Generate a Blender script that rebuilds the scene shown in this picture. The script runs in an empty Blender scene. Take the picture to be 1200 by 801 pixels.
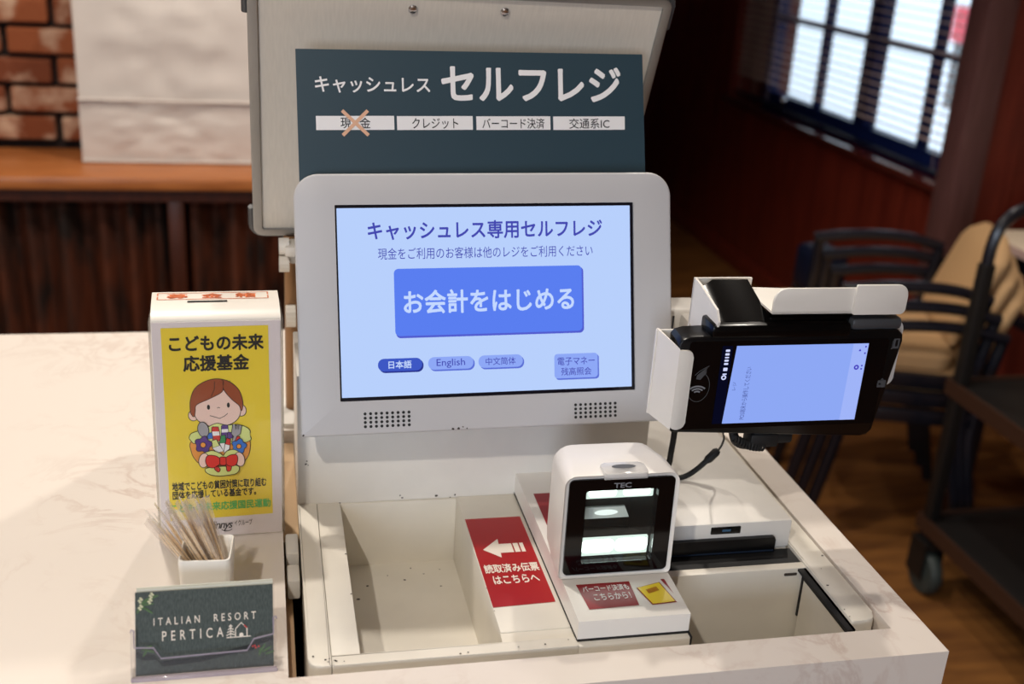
import bpy, bmesh, math, random
from mathutils import Vector, Matrix, noise as mnoise

random.seed(7)
S = bpy.context.scene
COL = S.collection
LIFT = 0.92            # everything below is measured from the counter top; shifted up by this at the end

# ------------------------------------------------------------------ camera
cam_d = bpy.data.cameras.new('camera')
cam = bpy.data.objects.new('camera', cam_d)
COL.objects.link(cam)
cam_d.sensor_width = 36.0
cam_d.lens = 39.34
cam_d.clip_start = 0.02
_p, _r, _y = math.radians(21.088), math.radians(3.65), math.radians(13.21)
_f = Vector((math.sin(_y) * math.cos(_p), math.cos(_y) * math.cos(_p), -math.sin(_p)))
_rt = Vector((math.cos(_y), -math.sin(_y), 0))
_up = _rt.cross(_f)
_r2 = _rt * math.cos(_r) + _up * math.sin(_r)
_u2 = -_rt * math.sin(_r) + _up * math.cos(_r)
cam.matrix_world = Matrix(((_r2.x, _u2.x, -_f.x, 0), (_r2.y, _u2.y, -_f.y, 0), (_r2.z, _u2.z, -_f.z, 0.52), (0, 0, 0, 1)))
cam_d.dof.use_dof = True
cam_d.dof.focus_distance = 0.93
cam_d.dof.aperture_fstop = 5.0
S.camera = cam

# ------------------------------------------------------------------ sky, lamps, exposure
S.view_settings.view_transform = 'Standard'
S.view_settings.look = 'None'
S.view_settings.exposure = 0.0
S.view_settings.gamma = 1.0
S.cycles.use_denoising = True
S.cycles.max_bounces = 6
S.cycles.transparent_max_bounces = 12
S.cycles.caustics_reflective = False
S.cycles.caustics_refractive = False
S.cycles.sample_clamp_indirect = 4.0
W = bpy.data.worlds.new('sky')
S.world = W
W.use_nodes = True
W.node_tree.nodes['Background'].inputs[0].default_value = (0.70, 0.85, 1.0, 1)
W.node_tree.nodes['Background'].inputs[1].default_value = 1.7


def lamp(name, kind, loc, energy, color, target=None, **kw):
    d = bpy.data.lights.new(name, kind)
    d.energy = energy
    d.color = color
    for k, v in kw.items():
        setattr(d, k, v)
    o = bpy.data.objects.new(name, d)
    o.location = loc
    if target is not None:
        o.rotation_euler = (Vector(target) - Vector(loc)).to_track_quat('-Z', 'Y').to_euler()
    COL.objects.link(o)
    return o


WARM = (1.0, 0.92, 0.82)
# ceiling downlights with housings; last two are added to brighten dining corner and printer
DOWN = [(-0.62, 2.15, 26), (0.22, 2.25, 32), (-1.15, 0.75, 4), (-0.20, 1.40, 54), (-0.60, -0.45, 60), (1.30, 2.75, 9), (0.85, 1.70, 40)]
for _x, _yy, _e in DOWN:
    lamp('downlight_lamp', 'SPOT', (_x, _yy, 1.56), _e, WARM, (_x * 0.8, _yy * 0.8 + 0.15, 0), spot_size=math.radians(140), spot_blend=0.5, shadow_soft_size=0.028)
# daylight entering by the window behind the camera
lamp('window_daylight', 'AREA', (-1.15, -2.5, 0.45), 40, (0.72, 0.83, 1.0), (0.0, 0.9, 0.1), shape='RECTANGLE', size=1.2, size_y=1.2)


# ------------------------------------------------------------------ materials
def lin(c):
    return tuple((v / 12.92 if v <= 0.04045 else ((v + 0.055) / 1.055) ** 2.4) for v in (x / 255 for x in c))


def mat(name, rgb, rough=0.5, metal=0.0, noise=0.0, nscale=40.0, bump=0.0, bscale=200.0, rgb2=None, coat=0.0, spec=0.5, stretch=None):
    m = bpy.data.materials.new(name)
    m.use_nodes = True
    nt = m.node_tree
    b = nt.nodes['Principled BSDF']
    b.inputs['Base Color'].default_value = (*lin(rgb), 1)
    b.inputs['Roughness'].default_value = rough
    b.inputs['Metallic'].default_value = metal
    b.inputs['Specular IOR Level'].default_value = spec
    if coat:
        b.inputs['Coat Weight'].default_value = coat
        b.inputs['Coat Roughness'].default_value = 0.08
    tc = nt.nodes.new('ShaderNodeTexCoord')
    src = tc.outputs['Object']
    if stretch:
        mp = nt.nodes.new('ShaderNodeMapping')
        mp.inputs['Scale'].default_value = stretch
        nt.links.new(src, mp.inputs['Vector'])
        src = mp.outputs['Vector']
    if noise or rgb2:
        n = nt.nodes.new('ShaderNodeTexNoise')
        n.inputs['Scale'].default_value = nscale
        n.inputs['Detail'].default_value = 4
        nt.links.new(src, n.inputs['Vector'])
        r = nt.nodes.new('ShaderNodeValToRGB')
        a = rgb2 if rgb2 else tuple(max(0, v * (1 - noise)) for v in rgb)
        r.color_ramp.elements[0].position = 0.35
        r.color_ramp.elements[1].position = 0.65
        r.color_ramp.elements[0].color = (*lin(a), 1)
        r.color_ramp.elements[1].color = (*lin(rgb), 1)
        nt.links.new(n.outputs['Fac'], r.inputs['Fac'])
        nt.links.new(r.outputs['Color'], b.inputs['Base Color'])
    if bump:
        n2 = nt.nodes.new('ShaderNodeTexNoise')
        n2.inputs['Scale'].default_value = bscale
        nt.links.new(src, n2.inputs['Vector'])
        bp = nt.nodes.new('ShaderNodeBump')
        bp.inputs['Strength'].default_value = bump
        bp.inputs['Distance'].default_value = 0.002
        nt.links.new(n2.outputs['Fac'], bp.inputs['Height'])
        nt.links.new(bp.outputs['Normal'], b.inputs['Normal'])
    return m


def emit(name, rgb, strength=1.0):
    m = bpy.data.materials.new(name)
    m.use_nodes = True
    nt = m.node_tree
    nt.nodes.remove(nt.nodes['Principled BSDF'])
    e = nt.nodes.new('ShaderNodeEmission')
    e.inputs[0].default_value = (*lin(rgb), 1)
    e.inputs[1].default_value = strength
    nt.links.new(e.outputs[0], nt.nodes['Material Output'].inputs[0])
    return m


def clear(name, rgb=(255, 255, 255), alpha=0.1, rough=0.05):
    """thin clear plastic or glass: mostly see-through, glossy by angle"""
    m = bpy.data.materials.new(name)
    m.use_nodes = True
    nt = m.node_tree
    nt.nodes.remove(nt.nodes['Principled BSDF'])
    t = nt.nodes.new('ShaderNodeBsdfTransparent')
    d = nt.nodes.new('ShaderNodeBsdfDiffuse')
    d.inputs[0].default_value = (*lin(rgb), 1)
    g = nt.nodes.new('ShaderNodeBsdfGlossy')
    g.inputs['Roughness'].default_value = rough
    tr = nt.nodes.new('ShaderNodeBsdfTranslucent')
    tr.inputs[0].default_value = (*lin(rgb), 1)
    md = nt.nodes.new('ShaderNodeMixShader')
    nt.links.new(d.outputs[0], md.inputs[1])
    nt.links.new(tr.outputs[0], md.inputs[2])
    m1 = nt.nodes.new('ShaderNodeMixShader')
    m1.inputs[0].default_value = alpha
    nt.links.new(t.outputs[0], m1.inputs[1])
    nt.links.new(md.outputs[0], m1.inputs[2])
    lw = nt.nodes.new('ShaderNodeLayerWeight')
    lw.inputs[0].default_value = 0.5
    pw = nt.nodes.new('ShaderNodeMath')
    pw.operation = 'POWER'
    pw.inputs[1].default_value = 4.0
    nt.links.new(lw.outputs['Facing'], pw.inputs[0])
    lw = nt.nodes.new('ShaderNodeMath')
    lw.operation = 'MULTIPLY_ADD'
    lw.inputs[1].default_value = 0.8
    lw.inputs[2].default_value = 0.022
    nt.links.new(pw.outputs[0], lw.inputs[0])
    m2 = nt.nodes.new('ShaderNodeMixShader')
    nt.links.new(lw.outputs[0], m2.inputs[0])
    nt.links.new(m1.outputs[0], m2.inputs[1])
    nt.links.new(g.outputs[0], m2.inputs[2])
    nt.links.new(m2.outputs[0], nt.nodes['Material Output'].inputs[0])
    return m


def marble():
    m = mat('marble_laminate', (238, 226, 212), rough=0.32, spec=0.4)
    nt = m.node_tree
    b = nt.nodes['Principled BSDF']
    g = nt.nodes.new('ShaderNodeNewGeometry')
    n = nt.nodes.new('ShaderNodeTexNoise')
    n.inputs['Scale'].default_value = 12.0
    n.inputs['Detail'].default_value = 9
    n.inputs['Roughness'].default_value = 0.62
    n.inputs['Distortion'].default_value = 1.3
    nt.links.new(g.outputs['Position'], n.inputs['Vector'])
    r = nt.nodes.new('ShaderNodeValToRGB')
    e = r.color_ramp.elements
    e[0].position = 0.0
    e[0].color = (0, 0, 0, 1)
    e[1].position = 1.0
    e[1].color = (0, 0, 0, 1)
    for p, v in ((0.45, 0.0), (0.5, 0.48), (0.55, 0.0)):
        x = e.new(p)
        x.color = (v, v, v, 1)
    nt.links.new(n.outputs['Fac'], r.inputs['Fac'])
    n2 = nt.nodes.new('ShaderNodeTexNoise')
    n2.inputs['Scale'].default_value = 6.0
    n2.inputs['Detail'].default_value = 3
    nt.links.new(g.outputs['Position'], n2.inputs['Vector'])
    r2 = nt.nodes.new('ShaderNodeValToRGB')
    r2.color_ramp.elements[0].position = 0.47
    r2.color_ramp.elements[1].position = 0.68
    nt.links.new(n2.outputs['Fac'], r2.inputs['Fac'])
    mu = nt.nodes.new('ShaderNodeMath')
    mu.operation = 'MULTIPLY'
    nt.links.new(r.outputs['Color'], mu.inputs[0])
    nt.links.new(r2.outputs['Color'], mu.inputs[1])
    mx = nt.nodes.new('ShaderNodeMix')
    mx.data_type = 'RGBA'
    mx.inputs[6].default_value = (*lin((224, 215, 206)), 1)
    mx.inputs[7].default_value = (*lin((180, 152, 138)), 1)
    nt.links.new(mu.outputs[0], mx.inputs[0])
    nt.links.new(mx.outputs[2], b.inputs['Base Color'])
    return m


def brick_mat():
    m = mat('old_brick', (120, 62, 36), rough=0.9, bump=0.8, bscale=60)
    nt = m.node_tree
    b = nt.nodes['Principled BSDF']
    g = nt.nodes.new('ShaderNodeNewGeometry')
    oi = nt.nodes.new('ShaderNodeObjectInfo')
    n = nt.nodes.new('ShaderNodeTexNoise')
    n.inputs['Scale'].default_value = 11
    n.inputs['Detail'].default_value = 5
    nt.links.new(g.outputs['Position'], n.inputs['Vector'])
    r = nt.nodes.new('ShaderNodeValToRGB')
    r.color_ramp.elements[0].position = 0.52
    r.color_ramp.elements[1].position = 0.66
    nt.links.new(n.outputs['Fac'], r.inputs['Fac'])
    rr = nt.nodes.new('ShaderNodeValToRGB')
    rr.color_ramp.elements[0].color = (*lin((108, 52, 24)), 1)
    rr.color_ramp.elements[1].color = (*lin((138, 72, 36)), 1)
    nt.links.new(oi.outputs['Random'], rr.inputs['Fac'])
    mx = nt.nodes.new('ShaderNodeMix')
    mx.data_type = 'RGBA'
    nt.links.new(r.outputs['Color'], mx.inputs[0])
    nt.links.new(rr.outputs['Color'], mx.inputs[6])
    mx.inputs[7].default_value = (*lin((186, 152, 126)), 1)
    nt.links.new(mx.outputs[2], b.inputs['Base Color'])
    return m


M = {}
M['marble'] = marble()
M['case'] = mat('warm_white_plastic', (226, 222, 215), rough=0.42, noise=0.02, nscale=30)
M['steel_white'] = mat('painted_white_steel', (228, 222, 209), rough=0.45, noise=0.03, nscale=18)
M['scan_white'] = mat('scanner_white', (232, 228, 222), rough=0.38)
M['grey_case'] = mat('pale_grey_plastic', (190, 189, 191), rough=0.45)
M['black'] = mat('black_plastic', (8, 8, 10), rough=0.28, spec=0.35)
M['blackmat'] = mat('black_rubber', (14, 14, 15), rough=0.65)
M['hump_black'] = mat('satin_black', (5, 5, 6), rough=0.22, spec=0.2)
M['gloss_black'] = mat('gloss_black_panel', (6, 6, 8), rough=0.08, spec=0.35)
M['chip'] = mat('bare_metal_chip', (58, 50, 44), rough=0.7)
M['dark_gap'] = mat('dark_well', (70, 52, 38), rough=0.8)
M['red'] = mat('red_sticker', (168, 10, 14), rough=0.35)
M['darkred'] = mat('dark_red_sticker', (142, 22, 30), rough=0.3)
M['cream'] = mat('cream_print', (238, 228, 214), rough=0.5)
M['white_print'] = mat('white_print', (240, 238, 238), rough=0.5)
M['black_print'] = mat('black_print', (16, 14, 14), rough=0.5)
M['teal_paper'] = mat('teal_paper', (38, 62, 74), rough=0.45)
M['peach'] = mat('peach_print', (226, 178, 146), rough=0.5)
M['board'] = mat('board_panel', (206, 198, 186), rough=0.5, noise=0.03, nscale=60, stretch=(8, 1, 1))
M['alu'] = mat('aluminium_rail', (150, 150, 150), rough=0.35, metal=0.8)
M['corner_cap'] = mat('grey_corner_cap', (66, 66, 68), rough=0.5)
M['chrome'] = mat('chrome_screw', (200, 200, 205), rough=0.2, metal=1.0)
M['scr_bg'] = emit('screen_pale_blue', (184, 208, 252))
M['scr_frame'] = mat('screen_black_border', (10, 10, 24), rough=0.2)
M['scr_txt'] = emit('screen_indigo_text', (68, 72, 176))
M['scr_btn'] = emit('screen_button_blue', (90, 126, 240))
M['scr_btn_edge'] = emit('screen_button_edge', (82, 92, 206))
M['scr_btxt'] = emit('screen_button_text', (196, 216, 255))
M['scr_sel'] = emit('screen_selected_blue', (62, 88, 196))
M['scr_sel_edge'] = emit('screen_selected_edge', (40, 50, 140))
M['scr_opt'] = emit('screen_option_blue', (142, 168, 246))
M['scr_opt_edge'] = emit('screen_option_edge', (92, 112, 214))
M['tscr'] = emit('terminal_screen_blue', (142, 168, 244))
M['tscr_bar'] = emit('terminal_side_bar', (160, 180, 248))
M['tscr_status'] = emit('terminal_status_bar', (8, 9, 30))
M['tscr_txt'] = emit('terminal_text', (66, 78, 150))
M['tscr_icon'] = emit('terminal_icon_violet', (70, 60, 190))
M['tscr_white'] = emit('terminal_status_white', (210, 216, 255))
M['grey_print'] = mat('grey_print', (120, 122, 128), rough=0.5)
M['dim_print'] = mat('dim_grey_print', (70, 72, 76), rough=0.5)
M['led'] = emit('led_strip', (236, 255, 246), 3.6)
M['led_soft'] = emit('led_strip_glow', (218, 238, 228), 1.15)
M['mirror_glow'] = emit('mirrored_light_glow', (236, 250, 244), 1.1)
M['mirror_pale'] = mat('mirrored_light_pale', (196, 206, 200), rough=0.3)
M['scan_in'] = mat('scanner_cavity', (8, 11, 10), rough=0.6, spec=0.1)
M['mirror'] = mat('scanner_mirror', (150, 155, 152), rough=0.15, metal=0.9)
M['glass'] = clear('clear_glass', (220, 230, 230), 0.01, 0.03)
M['acrylic'] = clear('clear_acrylic', (226, 216, 226), 0.03, 0.06)
M['acrylic_edge'] = clear('acrylic_edge', (214, 204, 224), 0.6, 0.1)  # paler acrylic: light caught in the edges is put into the colour
M['film'] = clear('clear_film', (250, 242, 238), 0.24, 0.15)
M['ice'] = clear('milky_clear_button', (236, 236, 236), 0.55, 0.1)
M['ceramic'] = mat('white_ceramic', (248, 245, 238), rough=0.14, spec=0.6)
M['pick'] = mat('bamboo', (252, 228, 188), rough=0.6, rgb2=(240, 206, 156), nscale=300)
M['yellow'] = mat('yellow_print', (238, 210, 60), rough=0.32, coat=0.3)
M['box_white'] = mat('white_card_box', (236, 230, 220), rough=0.35)
M['box_front'] = mat('pale_front_sheet', (226, 216, 216), rough=0.25, coat=0.3)
M['orange'] = mat('orange_print', (242, 128, 70), rough=0.5)
M['orange_line'] = mat('orange_line_print', (206, 120, 84), rough=0.5)
M['green_print'] = mat('green_print', (96, 186, 96), rough=0.5)
M['slot'] = mat('dark_slot', (14, 12, 12), rough=0.8)
M['card_green'] = mat('dark_green_linen_card', (72, 82, 78), rough=0.6, rgb2=(50, 60, 57), nscale=900, stretch=(1, 1, 0.3))
M['card_white'] = mat('card_edge_white', (214, 214, 200), rough=0.6)
M['leaf'] = mat('leaf_print', (76, 108, 64), rough=0.6)
M['flower'] = mat('flower_print', (206, 206, 170), rough=0.6)
M['navy_print'] = mat('navy_wave_print', (26, 34, 36), rough=0.6)
M['red_print'] = mat('red_print', (206, 48, 40), rough=0.5)
M['paper_bag'] = mat('white_paper_bag', (198, 188, 180), rough=0.7, bump=0.35, bscale=22)
M['shelf_wood'] = mat('orange_wood', (178, 110, 60), rough=0.35, rgb2=(156, 92, 48), nscale=9, stretch=(1, 9, 9))
M['dark_wood'] = mat('dark_brown_wood', (74, 34, 20), rough=0.4, rgb2=(58, 26, 16), nscale=6, stretch=(9, 9, 1))
M['sill'] = mat('glossy_mahogany_sill', (84, 34, 28), rough=0.14, coat=0.8)
M['wall_wood'] = mat('dark_mahogany_panel', (122, 46, 32), rough=0.4, rgb2=(100, 34, 24), nscale=5, stretch=(8, 8, 0.8))
M['pillar_wood'] = mat('plum_brown_trim', (112, 76, 74), rough=0.4, rgb2=(98, 64, 62), nscale=8, stretch=(8, 8, 0.8))
M['curtain'] = mat('brown_curtain', (92, 42, 18), rough=0.7, rgb2=(22, 9, 5), nscale=5, stretch=(4, 4, 1.3))
M['brick'] = brick_mat()
M['mortar'] = mat('dark_mortar', (34, 20, 14), rough=0.95, noise=0.3, nscale=50)
M['floor'] = mat('brown_wood_floor', (140, 92, 44), rough=0.5, rgb2=(104, 64, 30), nscale=5, stretch=(1, 5, 1))
M['ceiling'] = mat('beige_ceiling', (206, 190, 168), rough=0.9)
M['wallpaper'] = mat('beige_wallpaper', (196, 174, 148), rough=0.85, noise=0.05, nscale=60)
M['frame_glare'] = mat('glare_blue_frame', (22, 38, 92), rough=0.4)  # blue of the window glare is put into the frame colour
M['navy_pad'] = mat('dark_navy_pad', (16, 22, 44), rough=0.4)
M['slat'] = mat('beige_blind_slat', (206, 176, 164), rough=0.5)
M['chair_frame'] = mat('black_lacquer_frame', (20, 20, 28), rough=0.25)
M['chair_fabric'] = mat('beige_upholstery', (190, 152, 108), rough=0.8, bump=0.15, bscale=400)
M['table_top'] = mat('cream_table_top', (232, 214, 190), rough=0.4)
M['table_edge'] = mat('mauve_table_edge', (190, 160, 150), rough=0.5)
M['cart'] = mat('black_cart', (17, 14, 13), rough=0.5)
M['cart_edge'] = mat('brown_cart_edge', (54, 32, 20), rough=0.5)
M['tyre'] = mat('grey_green_tyre', (48, 56, 54), rough=0.6)
M['caster_red'] = mat('red_caster_hub', (170, 40, 30), rough=0.5)
M['hair'] = mat('hair_print', (150, 72, 38), rough=0.4)
M['skin'] = mat('skin_print', (240, 206, 192), rough=0.4)
M['lime'] = mat('pale_lime_print', (216, 226, 140), rough=0.4)
M['bowl'] = mat('orange_bowl_print', (232, 150, 60), rough=0.4)
M['violet'] = mat('violet_print', (84, 50, 132), rough=0.4)
M['blue'] = mat('blue_print', (52, 112, 200), rough=0.4)
M['silver_print'] = mat('silver_print', (158, 156, 160), rough=0.4)
M['bow'] = mat('bow_red_print', (214, 52, 46), rough=0.4)
M['pgreen'] = mat('green_crayon_print', (52, 142, 84), rough=0.4)
M['lamp_glow'] = emit('lamp_lens', (255, 236, 204), 6.0)

# ------------------------------------------------------------------ helpers
ORI = {}


def finish(o, smooth=35):
    me = o.data
    if smooth:
        for p in me.polygons:
            p.use_smooth = True
        me.set_sharp_from_angle(angle=math.radians(smooth))
    return o


def thing(name, label, cat, loc=(0, 0, 0), group=None, matrix=None, base=None):
    """Empty at the thing's base. Parts are given in scene coordinates, or, with a matrix, in that frame."""
    o = bpy.data.objects.new(name, None)
    o.empty_display_size = 0.05
    COL.objects.link(o)
    if matrix is not None:
        b = Vector(base or (0, 0, 0))
        o.matrix_world = matrix @ Matrix.Translation(b)
        ORI[o.name] = b
    else:
        o.location = loc
        ORI[o.name] = Vector(loc)
    o['label'] = label
    o['category'] = cat
    if group:
        o['group'] = group
    return o


def obj(name, bm, m, parent=None, label=None, smooth=35, kind=None):
    if parent is not None:
        off = ORI[parent.name]
    else:
        xs = [v.co for v in bm.verts]
        off = Vector(((min(c.x for c in xs) + max(c.x for c in xs)) / 2, (min(c.y for c in xs) + max(c.y for c in xs)) / 2, min(c.z for c in xs)))
    bmesh.ops.translate(bm, verts=bm.verts, vec=-off)
    bmesh.ops.recalc_face_normals(bm, faces=bm.faces)
    me = bpy.data.meshes.new(name)
    bm.to_mesh(me)
    bm.free()
    me.materials.append(m if not isinstance(m, str) else M[m])
    o = bpy.data.objects.new(name, me)
    COL.objects.link(o)
    if parent is not None:
        o.parent = parent
    else:
        o.location = off
    ORI[o.name] = off
    if label:
        o['label'] = label
    if kind:
        o['kind'] = kind
    return finish(o, smooth)


def single(name, bm, m, label, cat, group=None, smooth=35):
    o = obj(name, bm, m, None, label, smooth)
    o['category'] = cat
    if group:
        o['group'] = group
    return o


def struct(name, bm, m, parent=None, smooth=35):
    o = obj(name, bm, m, parent, None, smooth)
    if parent is None:
        o['kind'] = 'structure'
    return o


def copy_tree(root):
    def rec(o, par):
        c = o.copy()
        COL.objects.link(c)
        c.parent = par
        for ch in list(o.children):
            rec(ch, c)
        return c
    return rec(root, None)


def join(*bms):
    out = bmesh.new()
    for b in bms:
        me = bpy.data.meshes.new('tmp')
        b.to_mesh(me)
        b.free()
        out.from_mesh(me)
        bpy.data.meshes.remove(me)
    return out


def box(x0, x1, y0, y1, z0, z1, bev=0.0, seg=2):
    bm = bmesh.new()
    v = [bm.verts.new(c) for c in ((x0, y0, z0), (x1, y0, z0), (x1, y1, z0), (x0, y1, z0), (x0, y0, z1), (x1, y0, z1), (x1, y1, z1), (x0, y1, z1))]
    for f in ((0, 3, 2, 1), (4, 5, 6, 7), (0, 1, 5, 4), (1, 2, 6, 5), (2, 3, 7, 6), (3, 0, 4, 7)):
        bm.faces.new([v[i] for i in f])
    if bev:
        bmesh.ops.bevel(bm, geom=list(bm.edges), offset=bev, segments=seg, affect='EDGES', profile=0.5)
    return bm


XZ = (Vector((0, 0, 0)), Vector((1, 0, 0)), Vector((0, 0, 1)))     # plane facing the viewer, u = x, v = z
XY = (Vector((0, 0, 0)), Vector((1, 0, 0)), Vector((0, 1, 0)))     # plane facing up


def at(F, u, v, w=0.0):
    n = F[1].cross(F[2])
    return F[0] + F[1] * u + F[2] * v + n * w


def shift(F, w):
    return (F[0] + F[1].cross(F[2]) * w, F[1], F[2])


def poly(pts, F, w=0.0):
    bm = bmesh.new()
    bm.faces.new([bm.verts.new(at(F, u, v, w)) for u, v in pts])
    bmesh.ops.triangulate(bm, faces=bm.faces)
    return bm


def prism(pts, F, w0, w1, bev=0.0, seg=2):
    bm = bmesh.new()
    a = [bm.verts.new(at(F, u, v, w0)) for u, v in pts]
    b = [bm.verts.new(at(F, u, v, w1)) for u, v in pts]
    n = len(pts)
    bm.faces.new(a[::-1])
    bm.faces.new(b)
    for i in range(n):
        bm.faces.new((a[i], a[(i + 1) % n], b[(i + 1) % n], b[i]))
    if bev:
        es = [e for e in bm.edges if (e.verts[0] in b and e.verts[1] in b)]
        bmesh.ops.bevel(bm, geom=es, offset=bev, segments=seg, affect='EDGES', profile=0.5)
    return bm


def rrect(u0, u1, v0, v1, r, n=5):
    """rounded rectangle; r one radius or four (bottom left, bottom right, top right, top left)"""
    if not isinstance(r, (tuple, list)):
        r = (r,) * 4
    out = []
    for (cx, cy, a0, q) in ((u0 + r[0], v0 + r[0], 180, r[0]), (u1 - r[1], v0 + r[1], 270, r[1]), (u1 - r[2], v1 - r[2], 0, r[2]), (u0 + r[3], v1 - r[3], 90, r[3])):
        for i in range(n + 1):
            a = math.radians(a0 + 90 * i / n)
            out.append((cx + q * math.cos(a), cy + q * math.sin(a)))
    return out


def ellipse(cu, cv, a, b, n=24, a0=0, a1=360, rot=0):
    out = []
    full = abs(a1 - a0) >= 360
    k = n if full else n + 1
    cr, sr = math.cos(math.radians(rot)), math.sin(math.radians(rot))
    for i in range(k):
        t = math.radians(a0 + (a1 - a0) * i / n)
        x, y = a * math.cos(t), b * math.sin(t)
        out.append((cu + x * cr - y * sr, cv + x * sr + y * cr))
    return out


def ring(outer, inner, F, w0, w1, bev=0.0):
    """plate with a hole; both outlines carry the same number of points"""
    bm = bmesh.new()
    n = len(outer)
    L = [[bm.verts.new(at(F, u, v, w)) for u, v in pts] for pts, w in ((outer, w0), (inner, w0), (outer, w1), (inner, w1))]
    for i in range(n):
        j = (i + 1) % n
        bm.faces.new((L[2][i], L[2][j], L[3][j], L[3][i]))
        bm.faces.new((L[0][j], L[0][i], L[1][i], L[1][j]))
        bm.faces.new((L[0][i], L[0][j], L[2][j], L[2][i]))
        bm.faces.new((L[1][j], L[1][i], L[3][i], L[3][j]))
    if bev:
        s = set(L[2])
        es = [e for e in bm.edges if e.verts[0] in s and e.verts[1] in s]
        bmesh.ops.bevel(bm, geom=es, offset=bev, segments=3, affect='EDGES', profile=0.5)
    return bm


def smooth_path(pts, k=6):
    P = [Vector(p) for p in pts]
    P = [P[0] * 2 - P[1]] + P + [P[-1] * 2 - P[-2]]
    out = []
    for i in range(1, len(P) - 2):
        for j in range(k):
            t = j / k
            a, b, c, d = P[i - 1], P[i], P[i + 1], P[i + 2]
            out.append(0.5 * ((2 * b) + (c - a) * t + (2 * a - 5 * b + 4 * c - d) * t * t + (3 * b - a - 3 * c + d) * t ** 3))
    out.append(P[-2])
    return out


def tube(pts, r, n=10, closed=False, flat=1.0):
    """r a radius or one per point; flat squashes the section"""
    P = [Vector(p) for p in pts]
    k = len(P)
    R = r if isinstance(r, (list, tuple)) else [r] * k
    bm = bmesh.new()
    rings = []
    ref = None
    for i in range(k):
        a = P[(i - 1) % k] if (closed or i > 0) else P[i]
        b = P[(i + 1) % k] if (closed or i < k - 1) else P[i]
        t = (b - a).normalized()
        if ref is None:
            ref = Vector((0, 0, 1)) if abs(t.z) < 0.9 else Vector((0, 1, 0))
        s = t.cross(ref).normalized()
        ref = s.cross(t).normalized()
        rings.append([bm.verts.new(P[i] + s * R[i] * math.cos(q) + ref * R[i] * flat * math.sin(q)) for q in (2 * math.pi * j / n for j in range(n))])
    for i in range(k if closed else k - 1):
        A, B = rings[i], rings[(i + 1) % k]
        for j in range(n):
            bm.faces.new((A[j], A[(j + 1) % n], B[(j + 1) % n], B[j]))
    if not closed:
        bm.faces.new(rings[0][::-1])
        bm.faces.new(rings[-1])
    return bm


def loft(secs, cap=True):
    bm = bmesh.new()
    L = [[bm.verts.new(p) for p in s] for s in secs]
    n = len(L[0])
    for a, b in zip(L[:-1], L[1:]):
        for i in range(n):
            bm.faces.new((a[i], a[(i + 1) % n], b[(i + 1) % n], b[i]))
    if cap:
        bm.faces.new(L[0][::-1])
        bm.faces.new(L[-1])
    return bm


def lathe(prof, c, n=24, axis='Z'):
    bm = bmesh.new()
    L = []
    for r, h in prof:
        row = []
        for i in range(n):
            a = 2 * math.pi * i / n
            q = {'Z': (r * math.cos(a), r * math.sin(a), h), 'X': (h, r * math.cos(a), r * math.sin(a)), 'Y': (r * math.cos(a), h, r * math.sin(a))}[axis]
            row.append(bm.verts.new(Vector(c) + Vector(q)))
        L.append(row)
    for a, b in zip(L[:-1], L[1:]):
        for i in range(n):
            bm.faces.new((a[i], a[(i + 1) % n], b[(i + 1) % n], b[i]))
    bm.faces.new(L[0][::-1])
    bm.faces.new(L[-1])
    return bm


def text(name, s, F, u0, u1, v0, v1, m, parent, w=0.0003, bold=0.0, keep=False, shear=0.0, spacing=1.0, label=None):
    """flat lettering fitted to the rectangle u0..u1, v0..v1 of plane F"""
    c = bpy.data.curves.new('tmp_text', 'FONT')
    c.body = s
    c.resolution_u = 3
    c.shear = shear
    c.space_character = spacing
    o = bpy.data.objects.new('tmp_text', c)
    COL.objects.link(o)
    dg = bpy.context.evaluated_depsgraph_get()
    dg.update()
    me = bpy.data.meshes.new_from_object(o.evaluated_get(dg), depsgraph=dg)
    bpy.data.objects.remove(o)
    bpy.data.curves.remove(c)
    bm = bmesh.new()
    bm.from_mesh(me)
    bpy.data.meshes.remove(me)
    if bold > 0:                       # heavier strokes: the same outline laid over itself, nudged
        geo = list(bm.verts) + list(bm.edges) + list(bm.faces)
        src = list(bm.verts)
        for k_, (dx, dy) in enumerate(((-bold, 0), (0, bold), (0, -bold), (0.7 * bold, 0.7 * bold), (-0.7 * bold, -0.7 * bold), (0.7 * bold, -0.7 * bold), (-0.7 * bold, 0.7 * bold)) if bold > 0.014 else ((-bold, 0), (0, bold))):
            r = bmesh.ops.duplicate(bm, geom=geo)
            bmesh.ops.translate(bm, verts=[e for e in r['geom'] if isinstance(e, bmesh.types.BMVert)], vec=(dx, dy, -0.004 * (k_ + 1)))
    x = [v.co.x for v in bm.verts]
    y = [v.co.y for v in bm.verts]
    x0, x1, y0, y1 = min(x), max(x), min(y), max(y)
    for v in bm.verts:
        a, b = (v.co.x - x0) / (x1 - x0), (v.co.y - y0) / (y1 - y0)
        v.co = at(F, u0 + a * (u1 - u0), v0 + b * (v1 - v0), w + v.co.z * 0.005)
    return obj(name, bm, m, parent, label, smooth=0)


def strip(pts, width, F, w):
    """flat line of the given width along 2D points"""
    bm = bmesh.new()
    P = [Vector(p) for p in pts]
    A, B = [], []
    for i, p in enumerate(P):
        t = (P[min(i + 1, len(P) - 1)] - P[max(i - 1, 0)]).normalized()
        n = Vector((-t.y, t.x)) * width / 2
        A.append(bm.verts.new(at(F, *(p + n), w)))
        B.append(bm.verts.new(at(F, *(p - n), w)))
    for i in range(len(P) - 1):
        bm.faces.new((A[i], A[i + 1], B[i + 1], B[i]))
    return bm


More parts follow.
